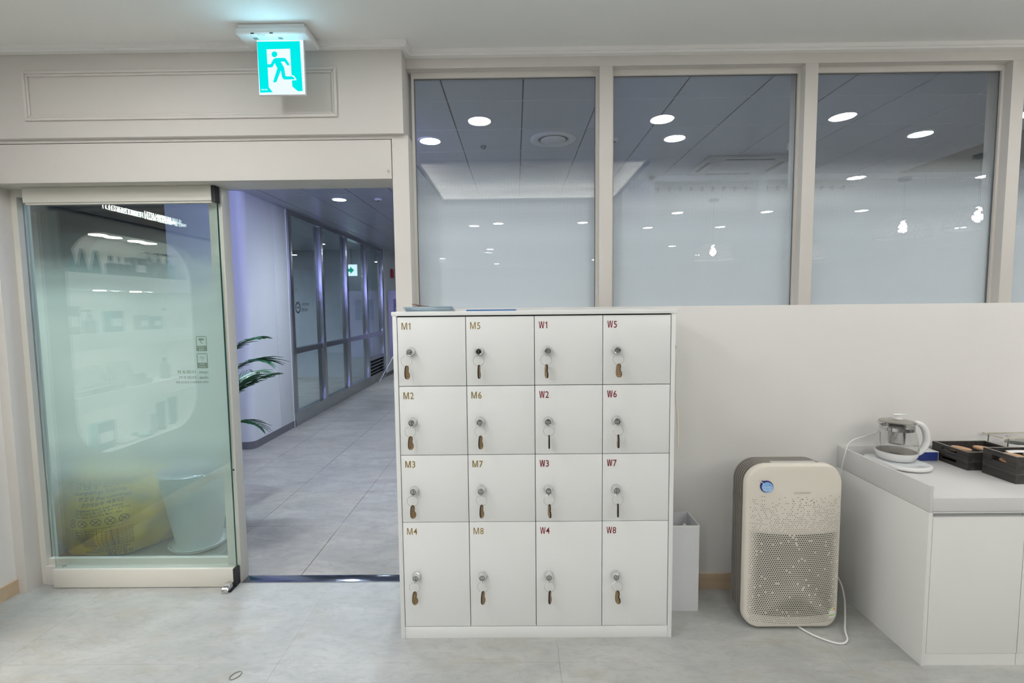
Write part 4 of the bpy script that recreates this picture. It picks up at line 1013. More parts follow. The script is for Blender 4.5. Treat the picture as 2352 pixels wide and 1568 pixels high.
# ribbed body
def bo(ins): return rrect(-0.211+ins, 0.211-ins, 0.016+ins, 0.769-ins, [0.058, 0.100, 0.100, 0.058], 10)
b = B(); loops = []; mi = []
NR = 8; D0, D1 = 0.008, 0.155
prof = []
for k in range(NR):
    y0 = D0 + (D1-D0)*k/NR; p_ = (D1-D0)/NR
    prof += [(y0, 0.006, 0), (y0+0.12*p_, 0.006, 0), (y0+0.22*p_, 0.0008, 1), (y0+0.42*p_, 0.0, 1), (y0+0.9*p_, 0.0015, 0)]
prof.append((D1, 0.005, 0))
for (y, ins, m_) in prof:
    zdrop = -0.06*max(0, y-0.04)
    ring = []
    for (x, z) in bo(ins):
        if 0.510 < z < 0.575 and abs(x) > 0.19: x *= 1.0
        ring.append(b.bm.verts.new((x, y, z + (zdrop if z > 0.4 else 0)*((z-0.4)/0.33 if z > 0.4 else 0))))
    loops.append(ring); mi.append(m_)
n = len(loops[0])
for k in range(len(loops)-1):
    for i in range(n):
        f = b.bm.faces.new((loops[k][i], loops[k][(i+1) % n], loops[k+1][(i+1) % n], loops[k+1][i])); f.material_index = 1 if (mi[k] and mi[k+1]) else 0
b.bm.faces.new(loops[-1][::-1]); b.bm.faces.new(loops[0])
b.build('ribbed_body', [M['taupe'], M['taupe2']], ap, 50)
for sx in (-1, 1):
    xa, xb = sorted((sx*0.2045, sx*0.2125))
    b = B(); b.box(xa, xb, 0.020, 0.150, 0.560, 0.602, 0.003); b.build('grip_recess', M['taupe'], ap)
box('control_panel', M['panelgrey'], -0.09, 0.115, 0.002, 0.060, 0.7665, 0.7705, ap, 0.001)
b = B()
for k in range(5): b.lathe([(0.0, 0.7713), (0.006, 0.7710), (0.006, 0.770)], (-0.065+0.04*k, 0.025, 0), 'z', 12)
b.build('control_buttons', M['whiteprint'], ap)
b = B()
for (x, y) in ((-0.15, 0.04), (0.15, 0.04), (-0.15, 0.14), (0.15, 0.14)): b.lathe([(0.02, 0.0), (0.02, 0.018)], (x, y, 0), 'z', 16)
b.build('foot', M['black'], ap)
# perforations: many small holes, denser and larger low down
b = B(); rng = random.Random(3)
dz = 0.00925; row = 0; z = 0.632
def hole(x, z, r):
    y = yb(x, z) - 0.0006
    sl = math.atan(0.068*x/PW**2)
    vs = [b.bm.verts.new((x + r*math.cos(2*PI*k/8)*math.cos(sl), y + r*math.cos(2*PI*k/8)*math.sin(sl), z + r*math.sin(2*PI*k/8))) for k in range(8)]
    b.bm.faces.new(vs)
while z > 0.040:
    t = (0.632 - z)/0.592
    if t < 0.27: dens, rad = 0.16 + 0.62*(t/0.27)**0.8, 0.0017
    elif z > 0.075: dens, rad = 0.965, 0.00300
    else: dens, rad = 0.95, 0.0018
    x = -0.200 + (0.0047 if row % 2 else 0)
    while x < 0.201:
        edge = min(1.0, max(0.0, (0.200-abs(x))/0.035))
        r_ = rad*(0.55+0.45*edge) if rad > 0.002 else rad
        if 0.28 > t > 0.20: r_ = 0.0016
        inside = True
        if z < 0.075:
            q = 0.065; cxr = PW-q
            if abs(x) > cxr and math.hypot(abs(x)-cxr, (PB+q)-z) > q-0.016: inside = False
        lab = (0.165 < x < 0.212 and 0.05 < z < 0.105)
        if inside and not lab and rng.random() < dens - (0.10 if edge < 0.3 else 0): hole(x, z, r_)
        x += 0.0094
    z -= dz*0.98; row += 1
for (x, z_) in ((-0.022, 0.615), (0.018, 0.624), (0.034, 0.608), (0.06, 0.617), (0.072, 0.608), (0.006, 0.597)): hole(x, z_, 0.0024)
tag(b.build('perforation', M['hole'], ap, 0), kind='stuff')
def on_front(x0, z0, lift=0.0008):
    def f(p):
        x, z = x0+p.x, z0+p.y; return Vector((x, yb(x, z)-lift-p.z*0.3, z))
    return f
obj('logo_lettering', text_mesh('CHUNGHO', 0.0135, 0.0002, 1.1, 'LEFT', None, M['logogrey'], fn=on_front(-0.022, 0.648)), ap)
def flat(b, pts, x0, z0, lift): b.bm.faces.new([b.bm.verts.new(on_front(x0, z0, lift)(Vector((x, y, 0)))) for x, y in pts])
circ = lambda r, n=24, cx=0, cy=0: [(cx+r*math.cos(2*PI*k/n), cy+r*math.sin(2*PI*k/n)) for k in range(n)]
SX, SZ = -0.136, 0.678
b = B(); flat(b, circ(0.0275), SX, SZ, 0.0020); b.build('sticker_navy', M['navy'], ap, 0)
b = B(); flat(b, circ(0.0235, 24, 0.003, -0.003), SX, SZ, 0.0026); b.build('sticker_blue', M['blue'], ap, 0)
b = B(); flat(b, [(-0.0305, 0.026), (-0.010, 0.026), (-0.010, 0.010)], SX, SZ, 0.0030); b.build('sticker_corner', M['navy'], ap, 0)
b = B(); flat(b, [(-0.030, 0.0275), (-0.026, 0.0275), (-0.009, 0.010), (-0.010, 0.008)], SX, SZ, 0.0034)
for q in arc(0.010, 0.008, 0.0045, 0.0009, PI, 2*PI, 10): flat(b, q, SX, SZ, 0.0030)
b.build('sticker_line', M['whiteprint'], ap, 0)
b = B()
for (x, z_) in ((0.009, 0.0075), (0.0125, 0.005), (0.0125, 0.0105)): flat(b, circ(0.0014, 8, x, z_), SX, SZ, 0.0036)
b.build('sticker_dots', M['navy'], ap, 0)
obj('sticker_lettering', text_mesh('안심케어', 0.0105, 0.0001, 0.9, 'LEFT', None, M['whiteprint'], fn=on_front(SX-0.017, SZ-0.008, 0.0032)), ap)
obj('sticker_lettering', text_mesh('정품관리필터', 0.0095, 0.0001, 0.72, 'LEFT', None, M['whiteprint'], fn=on_front(SX-0.016, SZ-0.019, 0.0032)), ap)
EX, EZ = 0.184, 0.080
b = B(); flat(b, [(-0.016, -0.024), (0.016, -0.024), (0.016, 0.010), (-0.016, 0.010)], EX, EZ, 0.0020); flat(b, [(0.016*math.cos(PI*k/12), 0.010+0.016*math.sin(PI*k/12)) for k in range(13)], EX, EZ, 0.0020); b.build('energy_label', M['whiteprint'], ap, 0)
for (a0, a1, m_) in ((0.0, 0.25, 'redp'), (0.25, 0.6, 'yellowp'), (0.6, 1.0, 'green')):
    b = B()
    for q in arc(0, 0.010, 0.010, 0.004, PI*a0, PI*a1, 5): flat(b, q, EX, EZ, 0.0026)
    b.build('energy_scale', M[m_], ap, 0)
b = B(); flat(b, [(-0.006, 0.008), (0.006, 0.008), (0.0, 0.018)], EX, EZ, 0.0026); b.build('energy_grade', M['yellowp'], ap, 0)
b = B(); flat(b, [(-0.014, -0.016), (0.014, -0.016), (0.014, -0.010), (-0.014, -0.010)], EX, EZ, 0.0026); b.build('energy_bar', M['green'], ap, 0)
def spline(pts, n=8):
    pts = [Vector(p) for p in pts]; o = []
    for i in range(len(pts)-1):
        p0, p1, p2, p3 = pts[max(0, i-1)], pts[i], pts[i+1], pts[min(len(pts)-1, i+2)]
        for k in range(n):
            t = k/n; o.append(0.5*((2*p1) + (p2-p0)*t + (2*p0-5*p1+4*p2-p3)*t*t + (3*p1-p0-3*p2+p3)*t**3))
    return o + [pts[-1]]
cord = [(1.27, 2.22, 0.006), (1.305, 2.135, 0.006), (1.345, 2.085, 0.006), (1.405, 2.048, 0.006), (1.455, 2.070, 0.006), (1.485, 2.13, 0.012), (1.545, 2.22, 0.018), (1.60, 2.31, 0.055), (1.595, 2.34, 0.12), (1.54, 2.35, 0.20), (1.50, 2.36, 0.22)]
o = B().tube(spline(cord), 0.0042, 8).build('power_cord', M['wplastic']); tag(o, 'white power cord looping on the floor beside the air purifier', 'cord')

# ---- counter
cb = thing('base_cabinet', 'white counter cabinet with one full door in view', 'cabinet', (0, 0, 0))
box('side_panel', M['counter'], 1.656, 1.672, 1.920, 2.486, 0, 0.652, cb, 0.0008)
box('carcass', M['counter'], 1.673, 2.044, 1.945, 2.48, 0.052, 0.652, cb)
box('door', M['counter'], 1.6745, 2.043, 1.921, 1.939, 0.054, 0.631, cb, 0.001)
box('grip_groove', M['groove'], 1.673, 2.0445, 1.935, 1.9455, 0.629, 0.648, cb)
box('top_strip', M['counter'], 1.673, 2.0445, 1.921, 1.945, 0.6475, 0.6535, cb)
box('plinth', M['counter'], 1.673, 2.0445, 1.925, 1.94, 0, 0.0515, cb)
c2 = thing('base_cabinet', 'white counter cabinet cut off by the photo edge', 'cabinet', (0, 0, 0))
box('carcass', M['counter'], 2.051, 3.2, 1.945, 2.48, 0.052, 0.652, c2)
box('door', M['counter'], 2.046, 2.50, 1.921, 1.939, 0.054, 0.631, c2, 0.001)
box('door', M['counter'], 2.503, 3.0, 1.921, 1.939, 0.054, 0.631, c2, 0.001)
box('grip_groove', M['groove'], 2.0465, 3.2, 1.935, 1.9455, 0.629, 0.648, c2)
box('top_strip', M['counter'], 2.0465, 3.2, 1.921, 1.945, 0.6475, 0.6535, c2)
box('plinth', M['counter'], 2.0465, 3.2, 1.925, 1.94, 0, 0.0515, c2)
wt = thing('worktop', 'pale speckled stone worktop with raised left and rear lips', 'worktop', (0, 0, 0))
box('slab', M['quartz'], 1.667, 3.2, 1.917, 2.486, 0.656, 0.711, wt, 0.0015)
box('side_lip', M['quartz'], 1.654, 1.6668, 1.917, 2.486, 0.654, 0.762, wt, 0.0012)
box('rear_lip', M['quartz'], 1.667, 3.2, 2.474, 2.486, 0.711, 0.762, wt, 0.0012)
TZ = 0.7112
# kettle base and kettle
kb = thing('heating_pad', 'white flat heating base with touch controls under the kettle', 'heating pad', (1.852, 2.325, TZ), 0.06)
def kshape(s_): return [(-0.093+s_, 0.112-s_), (-0.093+s_, -0.055)] + [(0.093*math.sin(a)*(1-s_/0.093), -0.055 - (0.075-s_)*math.cos(a)) for a in [-PI/2 + PI*k/16 for k in range(1, 16)]] + [(0.093-s_, -0.055), (0.093-s_, 0.112-s_)]
b = B(); prev = None
for (s_, z) in ((0.010, 0.003), (0.003, 0.006), (0.0, 0.012), (0.002, 0.020), (0.006, 0.022)):
    ring = [b.bm.verts.new((x, y, z)) for x, y in kshape(s_)]
    if prev:
        for i in range(len(ring)): b.bm.faces.new((prev[i], prev[(i+1) % len(ring)], ring[(i+1) % len(ring)], ring[i]))
    else: b.bm.faces.new(ring[::-1])
    prev = ring
b.bm.faces.new(prev); b.build('base_body', M['wplastic'], kb, 40)
b = B(); b.prism(kshape(0.010), 0.0221, 0.0226); b.build('glass_top', mat('pale_glass_top', (0.66, 0.70, 0.72), 0.12), kb)
b = B(); b.box(-0.004, 0.034, -0.104, -0.094, 0.0227, 0.0230); b.build('display', M['groove'], kb)
b = B()
for k in range(7): b.lathe([(0, 0.0231), (0.003, 0.0230), (0.003, 0.0227)], (-0.058+0.02*k, -0.082, 0), 'z', 10)
b.build('touch_marks', M['panelgrey'], kb)
b = B()
for q in ((-0.07, 0.09), (0.07, 0.09), (-0.06, -0.07), (0.06, -0.07)): b.lathe([(0.008, 0.0), (0.008, 0.004)], (q[0], q[1], 0), 'z', 12)
b.build('foot', M['black'], kb)
kt = thing('kettle', 'glass electric kettle with steel infuser and white handle on its base', 'kettle', (1.846, 2.345, TZ+0.0228), -0.12)
b = B(); b.lathe([(0.0, 0.0), (0.062, 0.0), (0.074, 0.008), (0.086, 0.030), (0.087, 0.042), (0.084, 0.043), (0.0, 0.043)], n=48); b.build('kettle_foot', M['wplastic'], kt)
b = B(); b.lathe([(0.0, 0.0440), (0.079, 0.0440), (0.081, 0.0436)], n=40); b.build('heating_plate', M['plate'], kt)
kp = [(0.0865, 0.043), (0.088, 0.060), (0.087, 0.080), (0.083, 0.105), (0.077, 0.130), (0.0715, 0.150), (0.0695, 0.168), (0.0715, 0.182)]
b = B(); b.lathe(kp, n=56, caps=False); b.build('glass_body', M['kglass'], kt)
b = B()
for k in range(2):
    b.lathe([(0.0722, 0.1785+0.005*k), (0.0735, 0.180+0.005*k), (0.0722, 0.1815+0.005*k)], n=48, caps=False)
b.tube([(-0.070, 0, 0.168), (-0.083, 0, 0.178), (-0.088, 0, 0.185), (-0.078, 0, 0.184)], [0.004, 0.006, 0.005, 0.003], 8); b.build('glass_rim', M['kglass'], kt)
b = B(); b.lathe([(0.069, 0.146), (0.0705, 0.147), (0.0690, 0.163), (0.0685, 0.163), (0.0685, 0.147)], n=48, caps=False); b.build('steel_band', M['chrome'], kt)
b = B(); b.lathe([(0.0, 0.078), (0.032, 0.078), (0.034, 0.081), (0.0345, 0.165), (0.0335, 0.165), (0.033, 0.083), (0, 0.081)], n=40); b.build('infuser', M['chrome2'], kt)
b = B(); b.lathe([(0.0, 0.200), (0.03, 0.1985), (0.060, 0.193), (0.0735, 0.187), (0.0735, 0.1845), (0.060, 0.190), (0.0, 0.1970)], n=48); b.build('lid', M['lidglass'], kt)
b = B(); b.lathe([(0.0738, 0.1848), (0.0748, 0.186), (0.0738, 0.1872), (0.0728, 0.186)], n=48, caps=False); b.build('lid_seal', M['gasket'], kt)
b = B(); b.lathe([(0.0, 0.1985), (0.021, 0.1985), (0.021, 0.2025), (0.008, 0.2045), (0.0065, 0.214), (0.012, 0.217), (0.0, 0.219)], n=28); b.build('knob_stem', M['wplastic'], kt)
def knob(u, v):
    x = -0.022 + 0.066*u; wd = 0.017*math.sin(PI*min(1, u*0.88+0.0005))**0.5*(1-0.6*u); a = 2*PI*v
    return Vector((x, wd*math.cos(a), 0.2185 + 0.0025*u + (0.0065*(1-0.75*u))*math.sin(a)*math.sin(PI*min(1, u*0.95+0.04))**0.5))
b = B(); b.grid(knob, 16, 17); b.build('lid_knob', M['wplastic'], kt)
hp = spline([(0.074, 0, 0.176), (0.094, 0, 0.178), (0.116, 0, 0.160), (0.130, 0, 0.128), (0.133, 0, 0.095), (0.124, 0, 0.062), (0.106, 0, 0.036), (0.088, 0, 0.026)], 5)
b = B(); b.tube(hp, [0.0098 + 0.0062*math.sin(PI*k/(len(hp)-1)) for k in range(len(hp))], 14); b.build('handle', M['wplastic'], kt)
def on_foot(p):
    a = -PI/2 + 0.42 + p.x/0.082; r = 0.0795 + (p.y+0.014-0.008)*0.55 + 0.0012 + p.z
    return Vector((r*math.cos(a), r*math.sin(a), p.y+0.014))
obj('kettle_logo', text_mesh('▛ piuvoo', 0.0095, 0.0002, 1.0, 'LEFT', None, M['logogrey'], fn=on_foot), kt)
kc = spline([(1.855, 2.44, TZ+0.008), (1.85, 2.455, 0.80), (1.835, 2.44, 0.845), (1.80, 2.43, 0.838), (1.74, 2.42, 0.825), (1.690, 2.415, 0.812), (1.655, 2.41, 0.785), (1.638, 2.40, 0.745), (1.632, 2.41, 0.68), (1.630, 2.43, 0.55), (1.628, 2.45, 0.3)])
o = B().tube(kc, 0.0030, 8).build('power_cord', M['wplastic']); tag(o, 'white kettle cord draped over the left worktop lip', 'cord')
# navy-fronted box
nb = thing('storage_box', 'small white box with navy front beside the kettle', 'box', (2.03, 2.375, TZ))
b = B(); b.box(-0.075, 0.052, 0.0, 0.09, 0.0, 0.048, 0.006, 3); b.build('box_shell', M['wplastic'], nb)
b = B(); b.prism(rrect(-0.072, 0.0455, 0.003, 0.0455, [0.003, 0.005, 0.005, 0.003], 4), 0.0, 0.0012, FACE); b.build('navy_front', M['navybox'], nb)
# stacked wooden trays
def tray(name, label, x, y, z, w_, d_, h, slot=True, grp=None):
    t = thing(name, label, 'tray', (x, y, z), 0, grp); tk = 0.009
    b = B(); b.box(0.0, w_, 0.0, tk, 0, h); b.build('front_board', M['tray'], t)
    b = B(); b.box(0, w_, d_-tk, d_, 0, h); b.build('rear_board', M['tray'], t)
    b = B(); b.box(w_-tk, w_, tk, d_-tk, 0, h); b.build('end_board', M['tray'], t)
    b = B()
    if slot:
        s0, s1, z0, z1 = d_*0.30, d_*0.72, h*0.40, h*0.72
        b.box(0, tk, tk, s0, 0, h); b.box(0, tk, s1, d_-tk, 0, h); b.box(0, tk, s0, s1, 0, z0); b.box(0, tk, s0, s1, z1, h)
    else: b.box(0, tk, tk, d_-tk, 0, h)
    b.build('end_board', M['tray'], t)
    b = B(); b.box(tk, w_-tk, tk, d_-tk, 0.002, 0.007); b.build('tray_bottom', M['tray'], t)
    b = B()
    for q in ((0, w_, 0, tk), (0, w_, d_-tk, d_), (0, tk, tk, d_-tk), (w_-tk, w_, tk, d_-tk)): b.box(q[0], q[1], q[2], q[3], h, h+0.0006)
    b.build('worn_rim', M['trayedge'], t)
    return t
tray('tray', 'lower dark wooden tray under the left tray stack', 2.095, 2.238, TZ, 0.262, 0.195, 0.041, True, 'stacked dark trays')
tray('tray', 'upper dark wooden tray holding two wooden coasters, nearer the kettle', 2.095, 2.238, TZ+0.0422, 0.262, 0.195, 0.043, True, 'stacked dark trays')
tray('tray', 'lower dark wooden tray under the right tray stack', 2.140, 2.062, TZ, 0.30, 0.152, 0.042, False, 'stacked dark trays')
tray('tray', 'upper dark wooden tray at the photo edge with a paper slip', 2.140, 2.062, TZ+0.0432, 0.30, 0.152, 0.074, True, 'stacked dark trays')
def coaster(x, y, z, lb, tilt):
    o = B().lathe([(0.0, 0.0), (0.036, 0.0), (0.038, 0.002), (0.038, 0.007), (0.036, 0.009), (0.0, 0.009)], n=36).build('coaster', M['coaster']); o.location = (x, y, z); o.rotation_euler = tilt
    tag(o, lb, 'coaster', 'round wooden coasters in the trays')
z1 = TZ+0.0422+0.007; z2 = TZ+0.0432+0.007
coaster(2.160, 2.345, z1+0.019, 'round tan wooden coaster at the left end of the left tray', (0.0, 0.10, 0)); coaster(2.268, 2.345, z1+0.018, 'round tan wooden coaster at the right end of the left tray', (0, 0.06, 0))
coaster(2.160, 2.362, z1+0.007, 'lower tan wooden coaster showing through the left tray slot', (0, 0.04, 0))
coaster(2.200, 2.135, z2+0.045, 'round tan wooden coaster at the left end of the right tray', (0.06, 0.04, 0)); coaster(2.292, 2.132, z2+0.046, 'round tan wooden coaster at the photo edge in the right tray', (0.05, 0, 0))
coaster(2.195, 2.140, z2+0.020, 'lower tan wooden coaster showing through the right tray slot', (0.03, 0.03, 0))
b = B(); b.grid(lambda u, v: Vector((2.215+0.10*u, 2.165+0.025*v, z2+0.054+0.004*v+0.002*math.sin(3*u))), 6, 4); tag(b.build('paper_slip', M['whiteprint']), 'white paper slip lying in the right tray', 'paper')
o = B().box(2.205, 2.235, 2.26, 2.29, z1, z1+0.014, 0.003).build('sugar_sachet', M['whiteprint']); tag(o, 'small white sachet lying in the left tray', 'sachet')
o = B().box(2.20, 2.245, 2.30, 2.40, z1, z1+0.012, 0.003).build('wallet_card', M['black']); tag(o, 'flat black case lying between the coasters in the left tray', 'case')
# wire rack with a glass cup
rk = thing('cup_rack', 'pale metal wire rack standing at the photo edge behind the trays', 'rack', (0, 0, TZ))
for q in ((2.40, 2.36), (2.40, 2.46), (2.62, 2.36), (2.62, 2.46)):
    b = B(); b.tube([(q[0], q[1], 0), (q[0], q[1], 0.115)], 0.0032, 8); b.build('leg', M['brass'], rk)
b = B(); b.tube([(2.372, 2.36, 0.117), (2.66, 2.36, 0.117)], 0.0034, 8); b.tube([(2.372, 2.46, 0.117), (2.66, 2.46, 0.117)], 0.0034, 8); b.tube([(2.376, 2.36, 0.117), (2.376, 2.46, 0.117)], 0.0030, 8); b.tube([(2.65, 2.36, 0.117), (2.65, 2.46, 0.117)], 0.0030, 8); b.build('rail', M['brass'], rk)
cpn = thing('glass_cup', 'upturned pale ribbed cup under the wire rack', 'cup', (2.49, 2.41, TZ))
b = B(); b.lathe([(0.040, 0.0), (0.043, 0.04), (0.043, 0.07), (0.040, 0.108), (0.037, 0.112), (0.0, 0.113), (0.0, 0.110), (0.036, 0.108), (0.040, 0.07), (0.038, 0.0)], n=32, caps=False); b.build('cup_wall', M['kglass'], cpn)
b = B(); b.lathe([(0.0435, 0.0), (0.0450, 0.03), (0.0450, 0.075), (0.0435, 0.078)], n=32, caps=False); b.build('cup_sleeve', M['whiteprint'], cpn)
# hair tie on the floor
o = B().tube([(0.016*math.cos(2*PI*k/24), 0.024*math.sin(2*PI*k/24), 0.002) for k in range(24)], 0.0022, 8, True).build('hair_tie', M['trayedge']); o.location = (-1.161, 1.884, 0); o.rotation_euler = (0, 0, -0.5)
tag(o, 'small grey hair tie lying on the pale floor', 'hair tie')

# ================================================================== WHAT THE GLASS MIRRORS (behind and above the camera), plus added unseen downlights
M['room_lamp_added'] = emis('room_lamp_added', (1.0, 0.99, 0.975), L_ROOM*1.9)  # for the unseen left downlights, added to lift the shaded counter side
rl0 = make_lamp('ceiling_light', M['room_lamp'], 0.075, ZC, M['trimwhite'])
spots = [(-0.23, 1.71), (1.0, 1.70), (2.21, 1.70), (3.43, 1.70), (4.72, 1.70), (-1.50, 1.45), (3.43, 0.07), (4.72, 0.07), (-1.70, -0.1), (2.23, -1.72), (3.45, -1.72), (4.74, -1.72), (-0.25, -2.42), (1.03, -2.43), (-1.7, -2.4), (2.17, -3.0), (3.35, -3.0), (4.72, -3.0), (-0.55, -5.8), (-1.9, -7.8), (-0.55, -9.6), (-1.5, 0.6), (-2.1, 0.9), (-2.1, -0.8), (-1.5, -1.6), (-2.1, -3.2), (-2.0, -4.6), (3.4, -5.6), (4.7, -7.6), (2.2, -8.6), (6.2, 1.7), (7.6, 0.07), (6.2, -1.72), (7.6, -3.4)]  # left ones near the camera are unseen, added for light
for k, (x, y) in enumerate(spots):
    o = rl0 if k == 0 else copy_tree(rl0)
    o.location = (x, y, 0); tag(o, 'round recessed downlight of the white shop ceiling', 'ceiling light', 'downlights of the shop')
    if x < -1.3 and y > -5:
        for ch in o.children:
            if ch.name.startswith('diffuser'): ch.data = ch.data.copy(); ch.data.materials[0] = M['room_lamp_added']
def shade_me():
    b = B(); n, m = 28, 9
    pr = [(0.10 + 0.135*math.sin(PI/2*j/(m-1)), 0.17*math.cos(PI/2*j/(m-1))) for j in range(m)]
    for sgn in (-1, 1):
        for k in range(n):
            pts = [(pr[j][0]*math.cos(2*PI*k/n + sgn*0.09*j), pr[j][0]*math.sin(2*PI*k/n + sgn*0.09*j), pr[j][1]-0.17) for j in range(m)]
            b.tube(pts, 0.006, 4)
    for r, z in (pr[0], pr[-1]): b.tube([(r*math.cos(2*PI*k/32), r*math.sin(2*PI*k/32), z-0.17) for k in range(32)], 0.008, 6, True)
    return b.mesh('shade', M['rattan'])
sm = shade_me()
pend = [(3.99, 0.80, 2.30, 'woven basket pendant lamp nearest the window wall'), (3.94, 0.04, 2.32, 'second woven basket pendant lamp from the window wall'), (3.50, -0.88, 2.20, 'third woven basket pendant lamp from the window wall'), (2.39, -0.88, 2.20, 'woven basket pendant lamp farthest from the counter')]
for (x, y, zb, lb) in pend:
    t = thing('pendant_lamp', lb, 'lamp', (x, y, 0), 0, 'basket pendant lamps')
    b = B(); b.lathe([(0.0, ZC-0.03), (0.055, ZC-0.028), (0.06, ZC)], n=24); b.build('canopy', M['black'], t)
    b = B(); b.tube([(0, 0, ZC-0.03), (0, 0, zb)], 0.003, 6); b.build('cord', M['black'], t)
    o = obj('shade', sm, t); o.location = (0, 0, zb)
    b = B(); b.lathe([(0.0, zb-0.13), (0.03, zb-0.11), (0.035, zb-0.08), (0.015, zb-0.03), (0.012, zb)], n=16); b.build('bulb', M['bulb'], t)
# products in the niche
def prod(name, label, y, z, m_, shape, x=NX-0.10, s_=1.0, grp='products in the display niche'):
    t = thing(name, label, 'product', (x, y-0.205, z+0.0004), 0, grp)
    if shape == 'cone':
        b = B(); b.lathe([(0, 0), (0.035*s_, 0), (0.033*s_, 0.02), (0.008*s_, 0.15*s_), (0.006*s_, 0.16*s_), (0, 0.162*s_)], n=20); b.build('body', M[m_], t)
    elif shape == 'bottle':
        b = B(); b.lathe([(0, 0), (0.030*s_, 0), (0.032*s_, 0.01), (0.032*s_, 0.085*s_), (0.012*s_, 0.105*s_), (0.012*s_, 0.115*s_), (0, 0.115*s_)], n=20); b.build('body', M[m_], t)
        b = B(); b.lathe([(0.011*s_, 0.115*s_), (0.011*s_, 0.135*s_), (0, 0.136*s_)], n=16); b.build('cap', M['dark_p'], t)
    elif shape == 'pump':
        b = B(); b.lathe([(0, 0), (0.042*s_, 0), (0.044*s_, 0.01), (0.044*s_, 0.10*s_), (0.018*s_, 0.125*s_), (0.018*s_, 0.135*s_), (0, 0.135*s_)], n=20); b.build('body', M[m_], t)
        b = B(); b.lathe([(0.014*s_, 0.135*s_), (0.014*s_, 0.15*s_), (0.005*s_, 0.152*s_), (0.005*s_, 0.175*s_), (0.014*s_, 0.178*s_), (0.014*s_, 0.19*s_), (0, 0.19*s_)], n=16); b.tube([(0, 0, 0.184*s_), (0, 0.05*s_, 0.186*s_), (0, 0.06*s_, 0.176*s_)], 0.006*s_, 8); b.build('pump_head', M['dark_p'], t)
    elif shape == 'box':
        b = B(); b.box(-0.025, 0.025, -0.045*s_, 0.045*s_, 0, 0.11*s_, 0.002); b.build('body', M[m_], t)
        b = B(); b.box(0.0252, 0.0256, -0.035*s_, 0.035*s_, 0.03*s_, 0.07*s_); b.build('front_label', M['whiteprint'], t)
    elif shape == 'tube':
        b = B(); b.grid(lambda u, v: Vector(((0.018*(1-v)+0.002)*math.sin(2*PI*u), (0.024+0.018*v)*s_*math.cos(2*PI*u), 0.02+0.15*s_*v)), 20, 6, True); b.build('body', M[m_], t)
        b = B(); b.lathe([(0, 0), (0.022*s_, 0), (0.022*s_, 0.02), (0, 0.021)], n=16); b.build('cap', M['dark_p'], t)
    elif shape == 'dish':
        b = B(); b.lathe([(0, 0), (0.05*s_, 0), (0.075*s_, 0.02), (0.073*s_, 0.022), (0.05*s_, 0.006), (0, 0.005)], n=28); b.build('body', M[m_], t)
        b = B(); b.lathe([(0, 0.005), (0.03*s_, 0.008), (0.036*s_, 0.03), (0.02*s_, 0.05), (0, 0.052)], n=20); b.build('soap', M['whiteprint'], t)
    elif shape == 'case':
        b = B(); b.box(-0.07, 0.07, -0.17*s_, 0.17*s_, 0, 0.035, 0.004); b.build('body', M[m_], t)
        b = B(); b.prism([(-0.07, 0.035), (-0.064, 0.035), (-0.10, 0.16), (-0.106, 0.16)], -0.17*s_, 0.17*s_, Matrix(((1,0,0,0),(0,0,-1,0),(0,1,0,0),(0,0,0,1)))); b.build('lid', M['silver_p'], t)
        for k in range(10):
            b = B(); b.lathe([(0, 0.035), (0.011, 0.035), (0.011, 0.06), (0.005, 0.065), (0.005, 0.075), (0, 0.076)], (0.02, -0.14*s_+0.031*s_*k, 0), 'z', 12); b.build('vial', M['silver_p'], t)
s0, s1, s2, s3 = NS[0]+0.05, NS[1]+0.05, NS[2]+0.05, NZ0
for k, (y, m_) in enumerate(((2.30, 'grey_p'), (2.22, 'teal_p'), (2.14, 'teal_p'), (2.04, 'teal_p'))): prod('cone_bottle', ('grey cone-shaped bottle at the door end of the top niche shelf', 'teal cone bottle next to the grey cone bottle', 'second teal cone bottle from the grey cone bottle', 'teal cone bottle farthest from the grey cone bottle')[k], y, s0, m_, 'cone', grp='cone bottles on the top niche shelf')
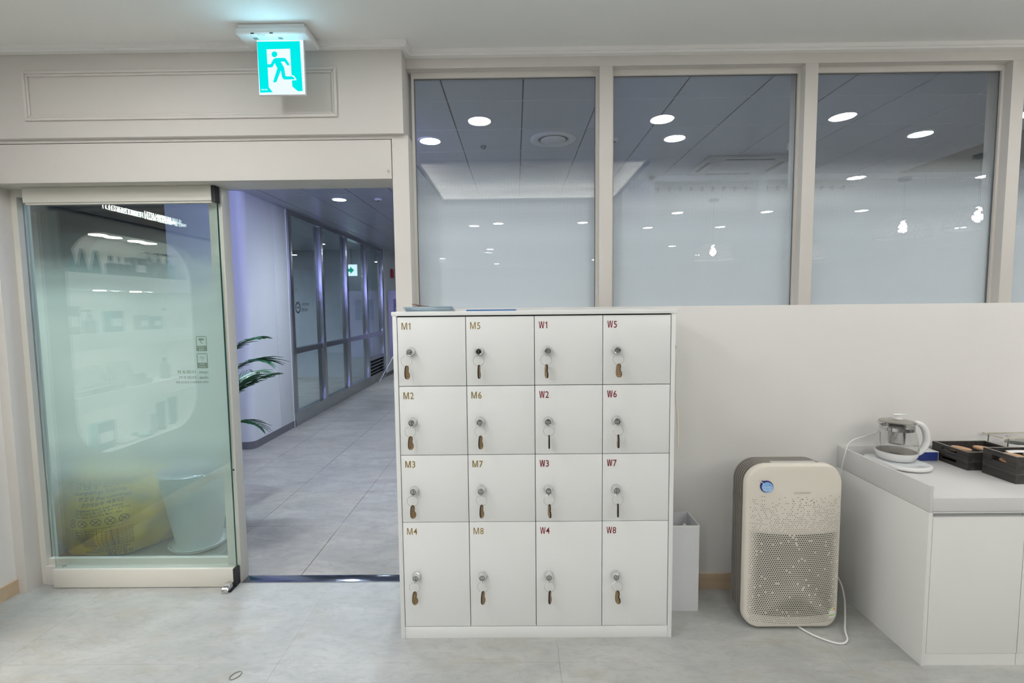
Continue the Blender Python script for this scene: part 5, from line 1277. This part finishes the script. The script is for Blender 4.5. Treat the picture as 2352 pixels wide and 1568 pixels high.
for k, y in enumerate((1.92, 1.85, 1.78)): prod('small_bottle', ('small dark bottle nearest the cone bottles', 'small dark bottle between two alike bottles', 'small dark bottle beside the dark product box')[k], y, s0, 'dark_p', 'bottle', grp='small bottles on the top niche shelf')
prod('product_box', 'dark product box on the top niche shelf', 1.68, s0, 'dark_p', 'box', s_=1.3)
for k, y in enumerate((1.57, 1.47, 1.37)): prod('pump_bottle', ('dark pump bottle beside the dark product box', 'middle dark pump bottle on the top niche shelf', 'teal pump bottle at the far end of the top niche shelf')[k], y, s0, 'dark_p' if k < 2 else 'teal_p', 'pump', s_=1.05, grp='pump bottles on the top niche shelf')
prod('product_box', 'grey product box at the near end of the second niche shelf', 2.28, s1, 'grey_p', 'box', s_=1.6); prod('round_bottle', 'round grey bottle on the second niche shelf', 2.12, s1, 'grey_p', 'pump', s_=0.8)
prod('product_box', 'teal product box in the middle of the second niche shelf', 1.93, s1, 'teal_p', 'box', s_=1.3); prod('product_box', 'low grey carton on the second niche shelf', 1.68, s1, 'grey_p', 'box', s_=1.0); prod('product_box', 'low teal carton on the second niche shelf', 1.55, s1, 'teal_p', 'box', s_=0.9); prod('pump_bottle', 'white bottle on the second niche shelf', 1.44, s1, 'whiteprint', 'bottle', s_=1.2)
prod('vial_case', 'open silver case of vials on the third niche shelf', 2.12, s2, 'silver_p', 'case'); prod('vial_case', 'small open silver case on the third niche shelf', 1.78, s2, 'silver_p', 'case', s_=0.5); prod('pump_bottle', 'slim grey bottle on the third niche shelf', 1.47, s2, 'grey_p', 'bottle', s_=1.2)
prod('product_box', 'teal gift box on the niche floor', 2.08, s3, 'teal_p', 'box', s_=1.7); prod('soap_dish', 'white dish on the niche floor', 1.90, s3, 'whiteprint', 'dish'); prod('soap_dish', 'teal dish of soap on the niche floor', 1.73, s3, 'teal_p', 'dish')
prod('cream_tube', 'small grey tube standing on the niche floor', 1.62, s3, 'grey_p', 'tube', s_=0.8); prod('cream_tube', 'large teal tube standing on the niche floor', 1.54, s3, 'teal_p', 'tube', s_=1.3); prod('cream_tube', 'large dark teal tube at the far end of the niche floor', 1.41, s3, 'teal_p', 'tube', s_=1.4)
